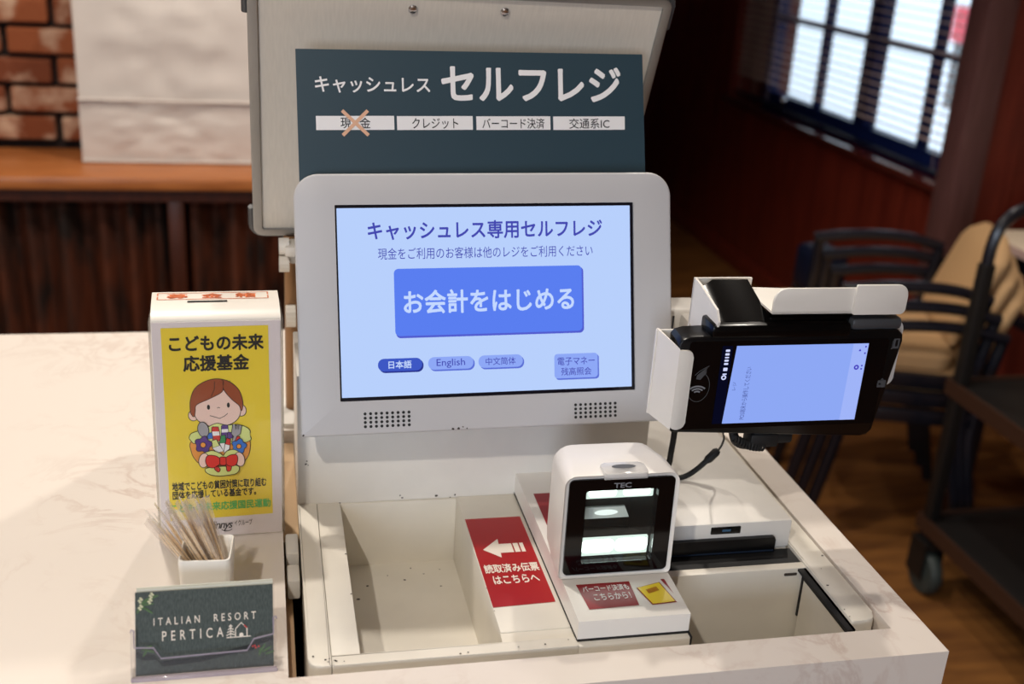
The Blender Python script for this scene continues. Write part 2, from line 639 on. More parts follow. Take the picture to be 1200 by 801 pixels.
def frame_matrix(tilt, yaw, roll, c):
    t, yw, rl = (math.radians(a) for a in (tilt, yaw, roll))
    r = Vector((math.cos(yw), math.sin(yw), 0))
    n = Vector((math.sin(yw), -math.cos(yw), 0))
    u = Vector((0, 0, 1)) * math.cos(t) - n * math.sin(t)
    N = n * math.cos(t) + Vector((0, 0, 1)) * math.sin(t)
    r2 = r * math.cos(rl) + u * math.sin(rl)
    u2 = -r * math.sin(rl) + u * math.cos(rl)
    d = -N
    return Matrix(((r2.x, d.x, u2.x, c[0]), (r2.y, d.y, u2.y, c[1]), (r2.z, d.z, u2.z, c[2]), (0, 0, 0, 1)))


def plane_y(y):
    """local plane of a rotated frame at depth y (negative = proud of the face)"""
    return (Vector((0, y, 0)), Vector((1, 0, 0)), Vector((0, 0, 1)))


def chips(F, spots, r=0.0012, w=0.0002):
    bms = []
    for (u, v) in spots:
        q = r * random.uniform(0.5, 1.25)
        bms.append(poly([(u + q * random.uniform(0.6, 1.3) * math.cos(a), v + q * random.uniform(0.5, 1.1) * math.sin(a)) for a in (2 * math.pi * i / 7 for i in range(7))], F, w))
    return join(*bms)

# 
# ------------------------------------------------------------------ room shell
struct('floor', box(-2.6, 3.5, -2.6, 7.0, -0.96, -0.92), 'floor')
struct('ceiling', box(-2.6, 3.5, -2.6, 7.0, 1.6, 1.65), 'ceiling')
struct('wall_left', box(-2.7, -2.6, -2.6, 3.1, -0.92, 1.6), 'wallpaper')
struct('wall_right', box(3.5, 3.6, -2.6, 3.1, -0.92, 1.6), 'wallpaper')
struct('wall_front', join(box(-2.6, -1.8, -2.7, -2.6, -0.92, 1.6), box(-0.5, 3.5, -2.7, -2.6, -0.92, 1.6), box(-1.8, -0.5, -2.7, -2.6, -0.92, -0.2), box(-1.8, -0.5, -2.7, -2.6, 1.1, 1.6)), 'wallpaper')
struct('wall_far', box(0.55, 2.24, 7.0, 7.1, -0.92, 1.6), 'wall_wood')
wb = struct('wall_back', join(box(-2.6, 0.55, 2.965, 3.1, -0.92, 1.6), box(0.45, 0.55, 3.1, 7.0, -0.92, 1.6)), 'mortar')
# the old bricks above the back shelf, each a piece of its own
bm0 = box(-0.105, 0.105, -0.03, 0.018, -0.0295, 0.0295, 0.006, 2)
me0 = bpy.data.meshes.new('brick')
bm0.to_mesh(me0)
bm0.free()
me0.materials.append(M['brick'])
for k in range(9):
    z = -0.0515 + 0.07 * (k - 0)
    for i in range(-5, 3):
        x = -0.381 + 0.221 * i + (0.11 if k % 2 else 0.0)
        b = bpy.data.objects.new('brick', me0)
        COL.objects.link(b)
        b.parent = wb
        b.location = Vector((x + random.uniform(-0.003, 0.003), 2.965 + random.uniform(-0.006, 0.002), z)) - ORI[wb.name]
        b.rotation_euler = (random.uniform(-0.02, 0.02), random.uniform(-0.012, 0.012), random.uniform(-0.02, 0.02))
        b.scale = (random.uniform(0.97, 1.0), 1, random.uniform(0.95, 1.03))

struct('wall_window', join(box(2.06, 2.24, 2.98, 7.0, -0.92, -0.225), box(2.06, 2.24, 4.80, 7.0, -0.225, 1.6), box(2.06, 2.24, 2.98, 4.80, 0.85, 1.6), box(2.15, 2.24, 4.58, 4.80, -0.225, 0.85), box(2.12, 2.24, 2.98, 3.09, -0.225, 0.85)), 'wall_wood')
struct('trim_1', box(2.03, 2.125, 2.965, 3.065, -0.92, 1.6, 0.004), 'pillar_wood')
struct('trim_2', box(2.03, 2.15, 3.06, 4.80, -0.225, -0.2, 0.004), 'sill')
struct('wall_return', join(box(2.12, 3.5, 3.0, 3.12, -0.92, 0.19)), 'wall_wood')
struct('wall_return_upper', box(2.12, 3.5, 3.005, 3.12, 0.215, 1.6), 'wallpaper')
struct('trim_3', box(2.12, 3.5, 2.985, 3.12, 0.19, 0.215, 0.003), 'pillar_wood')
struct('baseboard_window', box(2.045, 2.06, 3.06, 7.0, -0.92, -0.84, 0.003), 'wall_wood')
w1 = struct('window_1', ring([(3.06, -0.2), (4.58, -0.2), (4.58, 0.85), (3.06, 0.85)], [(3.11, -0.135), (4.525, -0.135), (4.525, 0.80), (3.11, 0.80)], (Vector((2.12, 0, 0)), Vector((0, 1, 0)), Vector((0, 0, 1))), 0.0, 0.045), 'frame_glare')
obj('mullion', box(2.115, 2.165, 3.694, 3.776, -0.135, 0.80, 0.003), 'frame_glare', w1)
for y in (4.11, 3.343):
    obj('muntin', box(2.122, 2.160, y - 0.011, y + 0.011, -0.135, 0.80, 0.002), 'frame_glare', w1)
for (a, b) in ((3.11, 3.694), (3.776, 4.525)):
    for z in (0.167, 0.485):
        obj('muntin', box(2.124, 2.158, a, b, z - 0.011, z + 0.011, 0.002), 'frame_glare', w1)
for (a, b) in ((3.11, 3.332), (3.354, 3.694), (3.776, 4.099), (4.121, 4.525)):
    for (c, d) in ((-0.135, 0.156), (0.178, 0.474), (0.496, 0.80)):
        obj('pane', box(2.138, 2.142, a, b, c, d), 'glass', w1)
obj('glint_knob', lathe([(0.004, -0.03), (0.012, -0.028), (0.017, -0.015), (0.012, -0.003), (0.005, 0.0)], (2.115, 4.33, -0.148), 14, 'X'), 'chrome', w1, 'bright metal knob standing in for a glint on the sill')  # knob shaped to give the bright glint on the sill



def blind(label, y0, y1, tilt):
    yc = (y0 + y1) / 2
    bl = thing('venetian_blind', label, 'blind', (2.088, yc, -0.185), 'venetian blinds at the window')
    sl = bmesh.new()
    sec = [(-0.0125, -0.001), (-0.006, 0.0008), (0.0, 0.0014), (0.006, 0.0008), (0.0125, -0.001)]
    rows = [[sl.verts.new((x, y - yc, z)) for x, z in sec] for y in (y0, y1)]
    for i in range(4):
        sl.faces.new((rows[0][i], rows[0][i + 1], rows[1][i + 1], rows[1][i]))
    sme = bpy.data.meshes.new('slat')
    sl.to_mesh(sme)
    sl.free()
    sme.materials.append(M['slat'])
    for k in range(2, 33):
        o = bpy.data.objects.new('slat', sme)
        COL.objects.link(o)
        o.parent = bl
        o.location = (0, 0, 0.035 + 0.03 * k)
        o.rotation_euler = (random.uniform(-0.002, 0.002), math.radians(tilt + random.uniform(-2, 2)), 0)
    obj('bottom_rail', box(2.074, 2.102, y0, y1, -0.185, -0.176, 0.002), 'navy_pad', bl, 'dark bottom rail')
    obj('head_rail', box(2.070, 2.106, y0, y1, 0.81, 0.848, 0.003), 'slat', bl)
    for y in (y0 + 0.06, y1 - 0.06):
        obj('ladder_cord', tube([(2.074, y, -0.17), (2.074, y, 0.82)], 0.0009, 6), 'slat', bl)


blind('beige venetian blind hanging open across the bright panes', 3.10, 4.49, 1)
blind('narrow half closed venetian blind at the far left end of the window recess', 4.515, 4.785, -42)
rs = thing('red_sign', 'small red sign outdoors, seen through the top right panes', 'sign', (6.02, 9.14, -0.92))
obj('panel', box(6.0, 6.04, 9.02, 9.26, -0.34, -0.04, 0.01), mat('red_sign_paint', (236, 90, 100), 0.5), rs)
obj('post', box(6.0, 6.04, 9.12, 9.16, -0.92, -0.34), 'cart', rs)

for i, (x, y, e) in enumerate(DOWN):
    t = thing('ceiling_light', ('recessed round downlight above the back of the counter, left of the register', 'recessed round downlight above and behind the tilted board', 'recessed round downlight above the left end of the counter', 'recessed round downlight above the register', 'recessed round downlight in front of the counter', 'added round downlight brightening the dining corner', 'added round downlight brightening the printer, right of the counter end')[i], 'light', (x, y, 1.575))
    obj('trim_ring', ring(ellipse(x, y, 0.055, 0.055), ellipse(x, y, 0.043, 0.043), (Vector((0, 0, 1.6)), Vector((1, 0, 0)), Vector((0, -1, 0))), -0.0, 0.008) if False else lathe([(0.055, 1.592), (0.055, 1.5995), (0.02, 1.5995)], (x, y, 0), 24), 'white_print', t)
    obj('lens', lathe([(0.040, 1.588), (0.040, 1.5915), (0.01, 1.5915)], (x, y, 0), 24), 'lamp_glow', t)

# ------------------------------------------------------------------ counter
ct = thing('service_counter', 'pale marbled service counter with a well holding the self checkout register', 'counter', (0, 0.637, -0.92))
obj('countertop', join(box(-1.6, 0.0097, 0.637, 1.372, -0.04, 0.0), box(0.485, 0.516, 0.671, 1.372, -0.04, 0.0), box(0.0097, 0.485, 1.075, 1.372, -0.04, 0.0), box(0.0097, 0.516, 0.637, 0.671, -0.04, 0.0)), 'marble', ct, smooth=0)
obj('front_panel', box(-1.6, 0.516, 0.637, 0.665, -0.92, -0.04), 'marble', ct)
obj('end_panel', box(0.488, 0.516, 0.665, 1.372, -0.92, -0.04), 'marble', ct)
obj('well_floor', box(0.0, 0.488, 0.665, 1.08, -0.16, -0.14), 'dark_gap', ct)
obj('well_side', join(box(-0.012, 0.0, 0.665, 1.08, -0.14, -0.04), box(0.0, 0.488, 1.08, 1.09, -0.14, -0.04)), 'dark_gap', ct)
cb = obj('cable_connector', box(0.0115, 0.0225, 0.838, 0.872, -0.020, -0.0015, 0.002), 'case', ct, 'white cable plugs in the gap beside the register')
obj('cable_connector', box(0.0118, 0.0222, 0.800, 0.826, -0.022, -0.004, 0.002), 'case', ct, 'white cable plug nearer the front of the gap')
obj('gap_tone_plate', box(0.0099, 0.0238, 0.874, 1.07, -0.03, -0.012), mat('shaded_white_tan', (190, 160, 124), 0.6), ct, 'tan plate added in the back of the gap, shade put into its colour')  # added plate; its tan is the shaded tone of white steel
obj('gap_tone_strip', box(0.0099, 0.0160, 0.674, 0.874, -0.10, -0.026), mat('gap_tone_brown', (168, 134, 98), 0.6), ct, 'brown strip added down in the gap to lighten it')  # added strip that keeps the shaded gap from going black
obj('gap_cable', tube(smooth_path([(0.0165, 0.865, -0.02), (0.0165, 0.95, -0.025), (0.0165, 1.05, -0.05)]), 0.0035, 8), 'case', cb)

# ------------------------------------------------------------------ back shelf and what stands on it
bc = thing('back_counter', 'orange wood shelf counter against the brick wall behind', 'counter', (-0.5, 2.63, -0.92))
obj('shelf_board', box(-2.0, 0.55, 2.63, 2.945, -0.131, -0.101, 0.004), 'shelf_wood', bc)
obj('apron', box(-2.0, 0.55, 2.645, 2.665, -0.160, -0.131), 'dark_wood', bc, 'darker apron strip under the shelf')
obj('divider', box(-0.222, -0.186, 2.648, 2.94, -0.92, -0.131, 0.003), 'dark_wood', bc, 'upright between the two curtains')
obj('end_panel', join(box(-2.0, -1.97, 2.648, 2.94, -0.92, -0.131), box(0.52, 0.55, 2.648, 2.94, -0.92, -0.131)), 'dark_wood', bc)


def curtain(x0, x1, label, seed):
    rnd = random.Random(seed)
    bm = bmesh.new()
    nx, nz = int((x1 - x0) / 0.006), 14
    g = []
    ph = [rnd.uniform(0, 6.28) for _ in range(4)]
    for i in range(nx + 1):
        x = x0 + (x1 - x0) * i / nx
        col = []
        for k in range(nz + 1):
            q = k / nz
            z = -0.165 - q * 0.745
            a = 0.016 + 0.016 * q
            y = 2.70 + a * (math.sin(x * 88 + ph[0] + 0.8 * math.sin(x * 19 + ph[1])) + 0.5 * math.sin(x * 41 + ph[2] + q * 1.6))
            col.append(bm.verts.new((x, y, z)))
        g.append(col)
    for i in range(nx):
        for k in range(nz):
            bm.faces.new((g[i][k], g[i + 1][k], g[i + 1][k + 1], g[i][k + 1]))
    t = thing('curtain', label, 'curtain', ((x0 + x1) / 2, 2.70, -0.91), 'curtains under the back shelf')
    obj('cloth', bm, 'curtain', t, smooth=180)
    obj('rod', tube([(x0, 2.685, -0.163), (x1, 2.685, -0.163)], 0.003, 8), 'chrome', t)
    return t


curtain(-1.0, -0.23, 'wide dark brown curtain under the shelf, left of the upright', 1)
curtain(-0.175, 0.50, 'dark brown curtain under the shelf, between the upright and the register', 2)

# white paper bag
bag = thing('paper_bag', 'large crumpled white paper bag standing on the wooden shelf', 'bag', (-0.215, 2.80, -0.101))


def bag_panel(x0, x1, y0, y1, z0, z1, top_in):
    bm = bmesh.new()
    nx, nz = 26, 30
    g = []
    for i in range(nx + 1):
        row = []
        for k in range(nz + 1):
            q, p = k / nz, i / nx
            z = z0 + (z1 - z0) * q
            x = x0 + (x1 - x0) * p
            y = y0 + (y1 - y0) * q
            v = Vector((x * 7, 0, z * 7))
            d = 0.013 * mnoise.noise(v) + 0.008 * mnoise.noise(v * 2.7) + 0.004 * mnoise.noise(v * 6.3)
            d *= min(1, 4 * p, 4 * (1 - p))
            row.append(bm.verts.new((x, y + d, z)))
        g.append(row)
    for i in range(nx):
        for k in range(nz):
            bm.faces.new((g[i][k], g[i + 1][k], g[i + 1][k + 1], g[i][k + 1]))
    return bm


obj('front_panel', bag_panel(-0.42, -0.01, 2.786, 2.80, -0.101, 0.36, 0), 'paper_bag', bag, smooth=60)
obj('bottom_band', join(bag_panel(-0.4205, -0.0095, 2.782, 2.784, -0.1, 0.048, 0), tube([(-0.4205, 2.777, 0.049), (-0.0095, 2.777, 0.049)], 0.0038, 8), tube([(-0.4205, 2.777, -0.096), (-0.0095, 2.777, -0.096)], 0.0032, 8)), 'paper_bag', bag, smooth=60)
obj('gusset', box(-0.4205, -0.419, 2.79, 2.90, -0.101, 0.36), 'paper_bag', bag)
obj('gusset', box(-0.011, -0.0095, 2.79, 2.90, -0.101, 0.36), 'paper_bag', bag)
obj('back_panel', box(-0.42, -0.01, 2.90, 2.902, -0.101, 0.36), 'paper_bag', bag)

# ------------------------------------------------------------------ dining corner on the right
tb = thing('dining_table', 'pale topped dining table whose corner shows at the right edge behind the stacked chairs', 'table', (2.35, 2.2, -0.92))
obj('tabletop', box(1.86, 2.85, 2.09, 2.56, -0.222, -0.2, 0.004), 'table_top', tb)
obj('edge_band', join(box(1.855, 1.8605, 2.09, 2.56, -0.2225, -0.2015), box(1.855, 2.85, 2.085, 2.0905, -0.2225, -0.2015)), 'table_edge', tb)
obj('apron', join(box(1.90, 2.80, 2.13, 2.15, -0.28, -0.222), box(1.90, 2.80, 2.49, 2.51, -0.28, -0.222), box(1.90, 1.92, 2.13, 2.51, -0.28, -0.222)), 'chair_frame', tb)
for x in (1.92, 2.79):
    for y in (2.15, 2.49):
        obj('leg', box(x - 0.022, x + 0.022, y - 0.022, y + 0.022, -0.92, -0.24, 0.004), 'chair_frame', tb)


def make_chair(label, group=None):
    """armchair facing -y, floor at z = 0 of its own frame"""
    t = thing('dining_armchair', label, 'chair', (0, 0, 0), group)
    obj('seat', loft([[Vector((u * s, v * s, z)) for u, v in rrect(-0.205, 0.205, -0.20, 0.20, 0.05)] for s, z in ((0.95, 0.395), (1.0, 0.405), (1.0, 0.432), (0.94, 0.446))]), 'chair_fabric', t)
    secs = []
    for q in range(11):
        f = q / 10
        z = 0.45 + 0.25 * f
        y = 0.195 + 0.09 * f
        w = 0.150 if f < 0.75 else 0.150 - 0.075 * ((f - 0.75) / 0.25) ** 2.2
        th = 0.018 if 0 < q < 10 else 0.008
        secs.append([Vector((a, b, z)) for a, b in rrect(-w, w, y - th, y + th, th * 0.9, 3)])
    obj('backrest', loft(secs), 'chair_fabric', t)
    for s in (-1, 1):
        obj('arm', tube(smooth_path([(s * 0.222, 0.235, 0.590), (s * 0.225, 0.14, 0.607), (s * 0.225, 0.02, 0.604), (s * 0.222, -0.095, 0.586)]), 0.018, 10, flat=0.75), 'chair_frame', t)
        obj('leg', tube(smooth_path([(s * 0.222, -0.082, 0.590), (s * 0.22, -0.09, 0.40), (s * 0.225, -0.16, 0.0)]), [0.014] * 6 + [0.016] * 6 + [0.013], 8), 'chair_frame', t)
        obj('leg', tube(smooth_path([(s * 0.225, 0.27, 0.0), (s * 0.215, 0.205, 0.30), (s * 0.215, 0.212, 0.46), (s * 0.216, 0.228, 0.585)]), 0.015, 8), 'chair_frame', t)
        obj('side_rail', box(s * 0.215 - 0.012, s * 0.215 + 0.012, -0.115, 0.205, 0.36, 0.395, 0.003), 'chair_frame', t)
    obj('front_rail', box(-0.215, 0.215, -0.125, -0.105, 0.355, 0.395, 0.003), 'chair_frame', t)
    return t


ch = make_chair('beige armchair with black arms at the bottom of the stack beside the table')
ch.location = (1.50, 2.38, -0.92)
ch.rotation_euler = (0, 0, math.radians(-108))
for k, lb in ((1, 'beige armchair with black arms in the middle of the stack beside the table'), (2, 'beige armchair with black arms on top of the stack beside the table')):
    c = copy_tree(ch)
    c['label'] = lb
    c.location = (1.50 - 0.026 * k, 2.38 + 0.008 * k, -0.92 + 0.045 * k)
c = copy_tree(ch)
c['label'] = 'beige armchair standing behind the pale table, apart from the stack'
c.location = (2.42, 2.62, -0.92)
c.rotation_euler = (0, 0, math.radians(0))

bn = thing('stool', 'dark navy padded stool left of the stacked chairs', 'stool', (1.62, 2.93, -0.92))
obj('seat', box(1.565, 1.675, 2.86, 3.01, -0.50, -0.36, 0.025, 3), 'navy_pad', bn)
for x in (1.585, 1.655):
    for y in (2.88, 2.99):
        obj('leg', box(x - 0.012, x + 0.012, y - 0.012, y + 0.012, -0.92, -0.495), 'chair_frame', bn)

# service cart
kt = thing('service_cart', 'dark rolling service cart with two shelves at the lower right', 'cart', (1.78, 1.62, -0.92))
for z in (-0.40, -0.74):
    sh = obj('shelf', box(1.485, 2.05, 1.2, 2.03, z - 0.025, z, 0.004), 'cart', kt)
    obj('shelf_edge', join(box(1.477, 1.485, 1.2, 2.03, z - 0.03, z + 0.006), box(1.477, 2.05, 2.03, 2.038, z - 0.03, z + 0.006)), 'cart_edge', sh)
for x in (1.495, 2.04):
    for y in (1.22, 2.01):
        obj('post', box(x - 0.014, x + 0.014, y - 0.014, y + 0.014, -0.79, -0.12, 0.003), 'cart', kt)
        cs = obj('caster', lathe([(0.02, -0.016), (0.05, -0.014), (0.055, -0.006), (0.055, 0.006), (0.05, 0.014), (0.02, 0.016)], (x, y - 0.02, -0.865), 20, 'X'), 'tyre', kt, 'grey wheel')
        obj('hub', lathe([(0.013, -0.021), (0.013, 0.021)], (x, y - 0.02, -0.865), 12, 'X'), 'caster_red', cs, 'red hub')
        obj('fork', join(box(x - 0.026, x - 0.021, y - 0.04, y + 0.02, -0.875, -0.80), box(x + 0.021, x + 0.026, y - 0.04, y + 0.02, -0.875, -0.80), box(x - 0.026, x + 0.026, y - 0.04, y + 0.02, -0.802, -0.785)), 'cart', cs)
obj('handle', tube(smooth_path([(1.495, 2.01, -0.14), (1.496, 2.01, -0.085), (1.507, 2.01, -0.040), (1.540, 2.01, -0.008), (1.60, 2.01, 0.010), (1.77, 2.01, 0.020), (1.92, 2.01, 0.022), (1.985, 2.01, 0.012), (2.025, 2.01, -0.012), (2.039, 2.01, -0.06), (2.04, 2.01, -0.13)]), 0.013, 10), 'chair_frame', kt)

# ------------------------------------------------------------------ self checkout register
rg = thing('self_checkout_register', 'white steel self checkout register sunk in the marbled counter', 'register', (0.25, 0.8, -0.14))
FR = (Vector((0, 0, 0)), Vector((1, 0, 0)), Vector((0, 1, 0)))
obj('left_rail', prism(rrect(0.024, 0.0408, 0.681, 0.9195, (0.010, 0.0005, 0.0005, 0.0005)), FR, -0.14, 0.0, 0.0015), 'steel_white', rg)
obj('tray_rim', join(box(0.0413, 0.0624, 0.6927, 0.9195, -0.14, 0.0, 0.0006), prism(rrect(0.0413, 0.2275, 0.681, 0.6925, 0.0005), FR, -0.14, 0.0, 0.0012)), 'steel_white', rg)
obj('tray_back', box(0.0624, 0.171, 0.9160, 0.9193, -0.14, -0.0006, 0.0006), 'steel_white', rg)
obj('tray_floor', box(0.0624, 0.172, 0.6925, 0.9195, -0.072, -0.067), 'steel_white', rg)
obj('plateau', join(box(0.171, 0.2275, 0.705, 0.9195, -0.14, 0.0, 0.0012), prism([(0.692, -0.0042), (0.7055, -0.0012), (0.7055, -0.1), (0.692, -0.1)], (Vector((0.171, 0, 0)), Vector((0, 1, 0)), Vector((0, 0, 1))), 0, 0.0565)), 'steel_white', rg)
obj('riser', box(0.024, 0.3565, 0.9195, 1.03, -0.14, 0.128, 0.0015), 'case', rg)
obj('plinth', join(prism([(0.687, 0.0012), (0.9195, 0.0012), (0.9195, 0.0215), (0.735, 0.0195), (0.687, 0.0172)], (Vector((0.2275, 0, 0)), Vector((0, 1, 0)), Vector((0, 0, 1))), 0.0, 0.0905)), 'scan_white', rg, smooth=20)
obj('plinth_seal', box(0.2272, 0.3188, 0.6868, 0.9195, -0.0008, 0.0014), 'blackmat', rg, 'thin black seal under the plinth')
obj('deck', box(0.2275, 0.318, 0.681, 0.9195, -0.14, -0.0008, 0.001), 'steel_white', rg)
bin_ = obj('coin_bin', join(box(0.318, 0.4575, 0.766, 0.7755, -0.14, -0.0015, 0.001), box(0.318, 0.4575, 0.676, 0.77, -0.13, -0.12), box(0.318, 0.46, 0.675, 0.684, -0.14, -0.06)), 'steel_white', rg)
obj('rubber_edge', join(box(0.4495, 0.4568, 0.676, 0.767, -0.0045, -0.0022), box(0.4545, 0.4568, 0.676, 0.767, -0.012, -0.0022), box(0.4545, 0.4568, 0.676, 0.684, -0.11, -0.003), box(0.4545, 0.4568, 0.7635, 0.7665, -0.05, -0.01)), 'blackmat', bin_, 'black rubber edging')
obj('rubber_ledge', box(0.318, 0.4568, 0.7757, 0.7995, -0.02, -0.0025), 'blackmat', bin_, 'black ledge in front of the printer')
obj('rubber_trim', box(0.318, 0.3192, 0.681, 0.70, -0.05, 0.0), 'blackmat', bin_, 'black trim at the plinth corner')
obj('bin_liner', box(0.4555, 0.4573, 0.684, 0.7635, -0.13, -0.011), 'steel_white', bin_)
obj('right_rail', prism(rrect(0.4575, 0.4815, 0.684, 1.02, (0.002, 0.011, 0.0005, 0.0005)), FR, -0.14, 0.0, 0.0018), 'steel_white', rg)
obj('rear_bed', box(0.3565, 0.4575, 1.02, 1.07, -0.14, -0.004), 'steel_white', rg)
obj('display_mount', join(box(0.13, 0.25, 0.945, 1.0, 0.126, 0.19, 0.003), box(0.14, 0.24, 0.935, 0.965, 0.15, 0.215, 0.003)), 'grey_case', rg)
st = obj('return_sticker', poly([(0.1715, 0.7375), (0.2235, 0.7395), (0.2235, 0.876), (0.1722, 0.876)], XY, 0.0004), 'red', rg, 'red sticker with a white arrow to the left')
aw = [(0.1790, 0.8235), (0.1965, 0.8385), (0.1945, 0.8310), (0.2045, 0.8310), (0.2030, 0.8160), (0.1920, 0.8160), (0.1915, 0.8095)]
obj('arrow', join(poly([(0.1790, 0.8225), (0.1950, 0.8390), (0.1945, 0.8305), (0.2055, 0.8305), (0.2055, 0.8160), (0.1935, 0.8160), (0.1930, 0.8085)], XY, 0.0007), poly([(0.2068, 0.8305), (0.2113, 0.8305), (0.2113, 0.8160), (0.2068, 0.8160)], XY, 0.0007), poly([(0.2126, 0.8305), (0.2160, 0.8305), (0.2160, 0.8160), (0.2126, 0.8160)], XY, 0.0007)), 'cream', st, smooth=0)
text('lettering', '読取済み伝票', XY, 0.1745, 0.2215, 0.7855, 0.7990, 'cream', st, 0.0007, 0.03)
text('lettering', 'はこちらへ', XY, 0.1790, 0.2180, 0.7690, 0.7815, 'cream', st, 0.0007, 0.03)
obj('side_sticker', poly([(0.2345, 0.79), (0.262, 0.79), (0.262, 0.879), (0.2355, 0.879)], (Vector((0, 0, 0.0198)), Vector((1, 0, 0)), Vector((0, 1, 0))), 0.0019), 'darkred', rg, 'dark red sticker half hidden behind the scanner')
PF = (Vector((0, 0.687, 0.0172)), Vector((1, 0, 0)), Vector((0, 0.048, 0.0023)).normalized())
bs = obj('barcode_sticker', join(poly([(0.2395, 0.0135), (0.2805, 0.0145), (0.2815, 0.0455), (0.2370, 0.0455)][::1], PF, 0.0004)), 'darkred', rg, 'glossy dark red sticker in front of the scanner')
# slanted right edge of the sticker and the print on it
obj('print_corner', poly([(0.3082, 0.0455), (0.3115, 0.0455), (0.3128, 0.0260)], PF, 0.0004), 'darkred', bs)
text('lettering', 'バーコード決済も', PF, 0.2405, 0.2790, 0.0345, 0.0425, 'white_print', bs, 0.0008, 0.02)
text('lettering', 'こちらから！', PF, 0.2470, 0.2775, 0.0235, 0.0320, 'white_print', bs, 0.0008, 0.02)
obj('phone_outline', poly([(0.2848, 0.0362), (0.3062, 0.0418), (0.3118, 0.0148), (0.2910, 0.0135)], PF, 0.0005), 'darkred', bs)
obj('phone_print', poly([(0.2857, 0.0358), (0.3054, 0.0408), (0.3107, 0.0156), (0.2916, 0.0144)], PF, 0.0008), 'yellow', bs, 'yellow phone print with barcode')
obj('barcode_print', join(*[poly([(0.2915 + 0.00125 * i, 0.0325 + 0.0004 * i), (0.29225 + 0.00125 * i, 0.0326 + 0.0004 * i), (0.2935 + 0.00125 * i, 0.0275 + 0.0004 * i), (0.2927 + 0.00125 * i, 0.0274 + 0.0004 * i)], PF, 0.0011) for i in range(8)]), 'darkred', bs)
random.seed(3)
YZ = (Vector((0, 0.9195, 0)), Vector((1, 0, 0)), Vector((0, 0, 1)))
FZ = (Vector((0, 0.681, 0)), Vector((1, 0, 0)), Vector((0, 0, 1)))
TF = (Vector((0, 0, -0.067)), Vector((1, 0, 0)), Vector((0, 1, 0)))
obj('paint_chip', join(
    chips(XY, [(0.0385, 0.6855), (0.0395, 0.689), (0.0365, 0.688), (0.0435, 0.6865), (0.0445, 0.6855), (0.050, 0.6845), (0.028, 0.693), (0.142, 0.6835), (0.136, 0.6826), (0.181, 0.685), (0.202, 0.6855), (0.221, 0.689), (0.0615, 0.83), (0.0617, 0.77), (0.1716, 0.733), (0.172, 0.748), (0.1716, 0.765), (0.062, 0.9175), (0.165, 0.9175), (0.479, 0.78), (0.468, 0.76), (0.4615, 0.735), (0.459, 0.70), (0.4585, 0.69)], 0.0010, 0.0004),
    chips(YZ, [(0.0325, 0.044), (0.0335, 0.040), (0.0315, 0.041), (0.118, 0.004), (0.120, 0.0015), (0.152, 0.002), (0.17, 0.002)], 0.0012, 0.0003),
    chips(TF, [(0.105, 0.895), (0.128, 0.905), (0.139, 0.894), (0.120, 0.886), (0.152, 0.872), (0.085, 0.88), (0.075, 0.86), (0.155, 0.90), (0.11, 0.75), (0.12, 0.745)], 0.0014, 0.0003)), 'chip', rg, 'dark chips in the white paint', smooth=0, kind='stuff')
obj('bin_chip', prism(rrect(0.437, 0.449, 0.0, 0.0025, 0.001), (Vector((0, 0.766, -0.0085)), Vector((1, 0, 0)), Vector((0, 0, 1))), 0.0, 0.0006), 'chip', bin_)

# receipt printer on the right of the well
pr = thing('receipt_printer', 'low white receipt printer with black front between scanner and right rail', 'printer', (0.40, 0.80, -0.03))
obj('top_cover', box(0.325, 0.4560, 0.80, 1.06, -0.0015, 0.0268, 0.0022), 'case', pr)
obj('lower_case', box(0.325, 0.4552, 0.8015, 1.06, -0.032, -0.0022, 0.0015), 'case', pr)
obj('front_cover', prism(rrect(0.328, 0.4400, -0.026, 0.0125, (0.001, 0.001, 0.0025, 0.0025)), (Vector((0, 0.8, 0)), Vector((1, 0, 0)), Vector((0, 0, 1))), 0.0, 0.0045, 0.001), 'black', pr, 'black front cover')
obj('paper_slot', box(0.330, 0.4385, 0.7945, 0.7960, -0.0008, 0.0002), mat('slot_edge_blue', (30, 42, 60), 0.3), pr, 'bluish slot edge')
obj('badge', prism(rrect(0.3785, 0.4065, 0.0165, 0.0235, 0.0008), (Vector((0, 0.8, 0)), Vector((1, 0, 0)), Vector((0, 0, 1))), 0.0, 0.0006), 'gloss_black', pr, 'small black badge')
obj('badge_print', strip([(0.389, 0.020), (0.397, 0.020)], 0.0022, (Vector((0, 0.8, 0)), Vector((1, 0, 0)), Vector((0, 0, 1))), 0.0008), mat('badge_blue_print', (56, 92, 120), 0.4), pr)

# ------------------------------------------------------------------ scanner
sc = thing('barcode_scanner', 'white desktop barcode scanner with lit black window on the plinth', 'scanner', (0.271, 0.775, 0.0207))
secs = []
for (y, x0, x1, z0, z1, r) in ((0.7415, 0.2255, 0.3170, 0.0212, 0.1105, 0.008), (0.740, 0.2240, 0.3187, 0.0207, 0.1122, 0.009), (0.745, 0.2240, 0.3187, 0.0207, 0.1130, 0.009), (0.772, 0.2255, 0.3180, 0.0207, 0.1136, 0.012), (0.776, 0.2262, 0.3172, 0.0207, 0.1128, 0.012), (0.800, 0.2290, 0.3150, 0.0207, 0.1100, 0.014), (0.812, 0.2320, 0.3125, 0.0207, 0.1045, 0.016), (0.816, 0.2360, 0.3085, 0.0250, 0.0970, 0.018)):
    secs.append([Vector((u, y + (0.0022 * (v - 0.02) / 0.09 if y < 0.745 else 0), v)) for u, v in rrect(x0, x1, z0, z1, (0.004, 0.004, r, r))])
body = loft(secs, cap=False)
inner = [Vector((u, 0.7480, v)) for u, v in rrect(0.2405, 0.3020, 0.028, 0.100, 0.003)]
n = len(inner)
bf = bmesh.new()
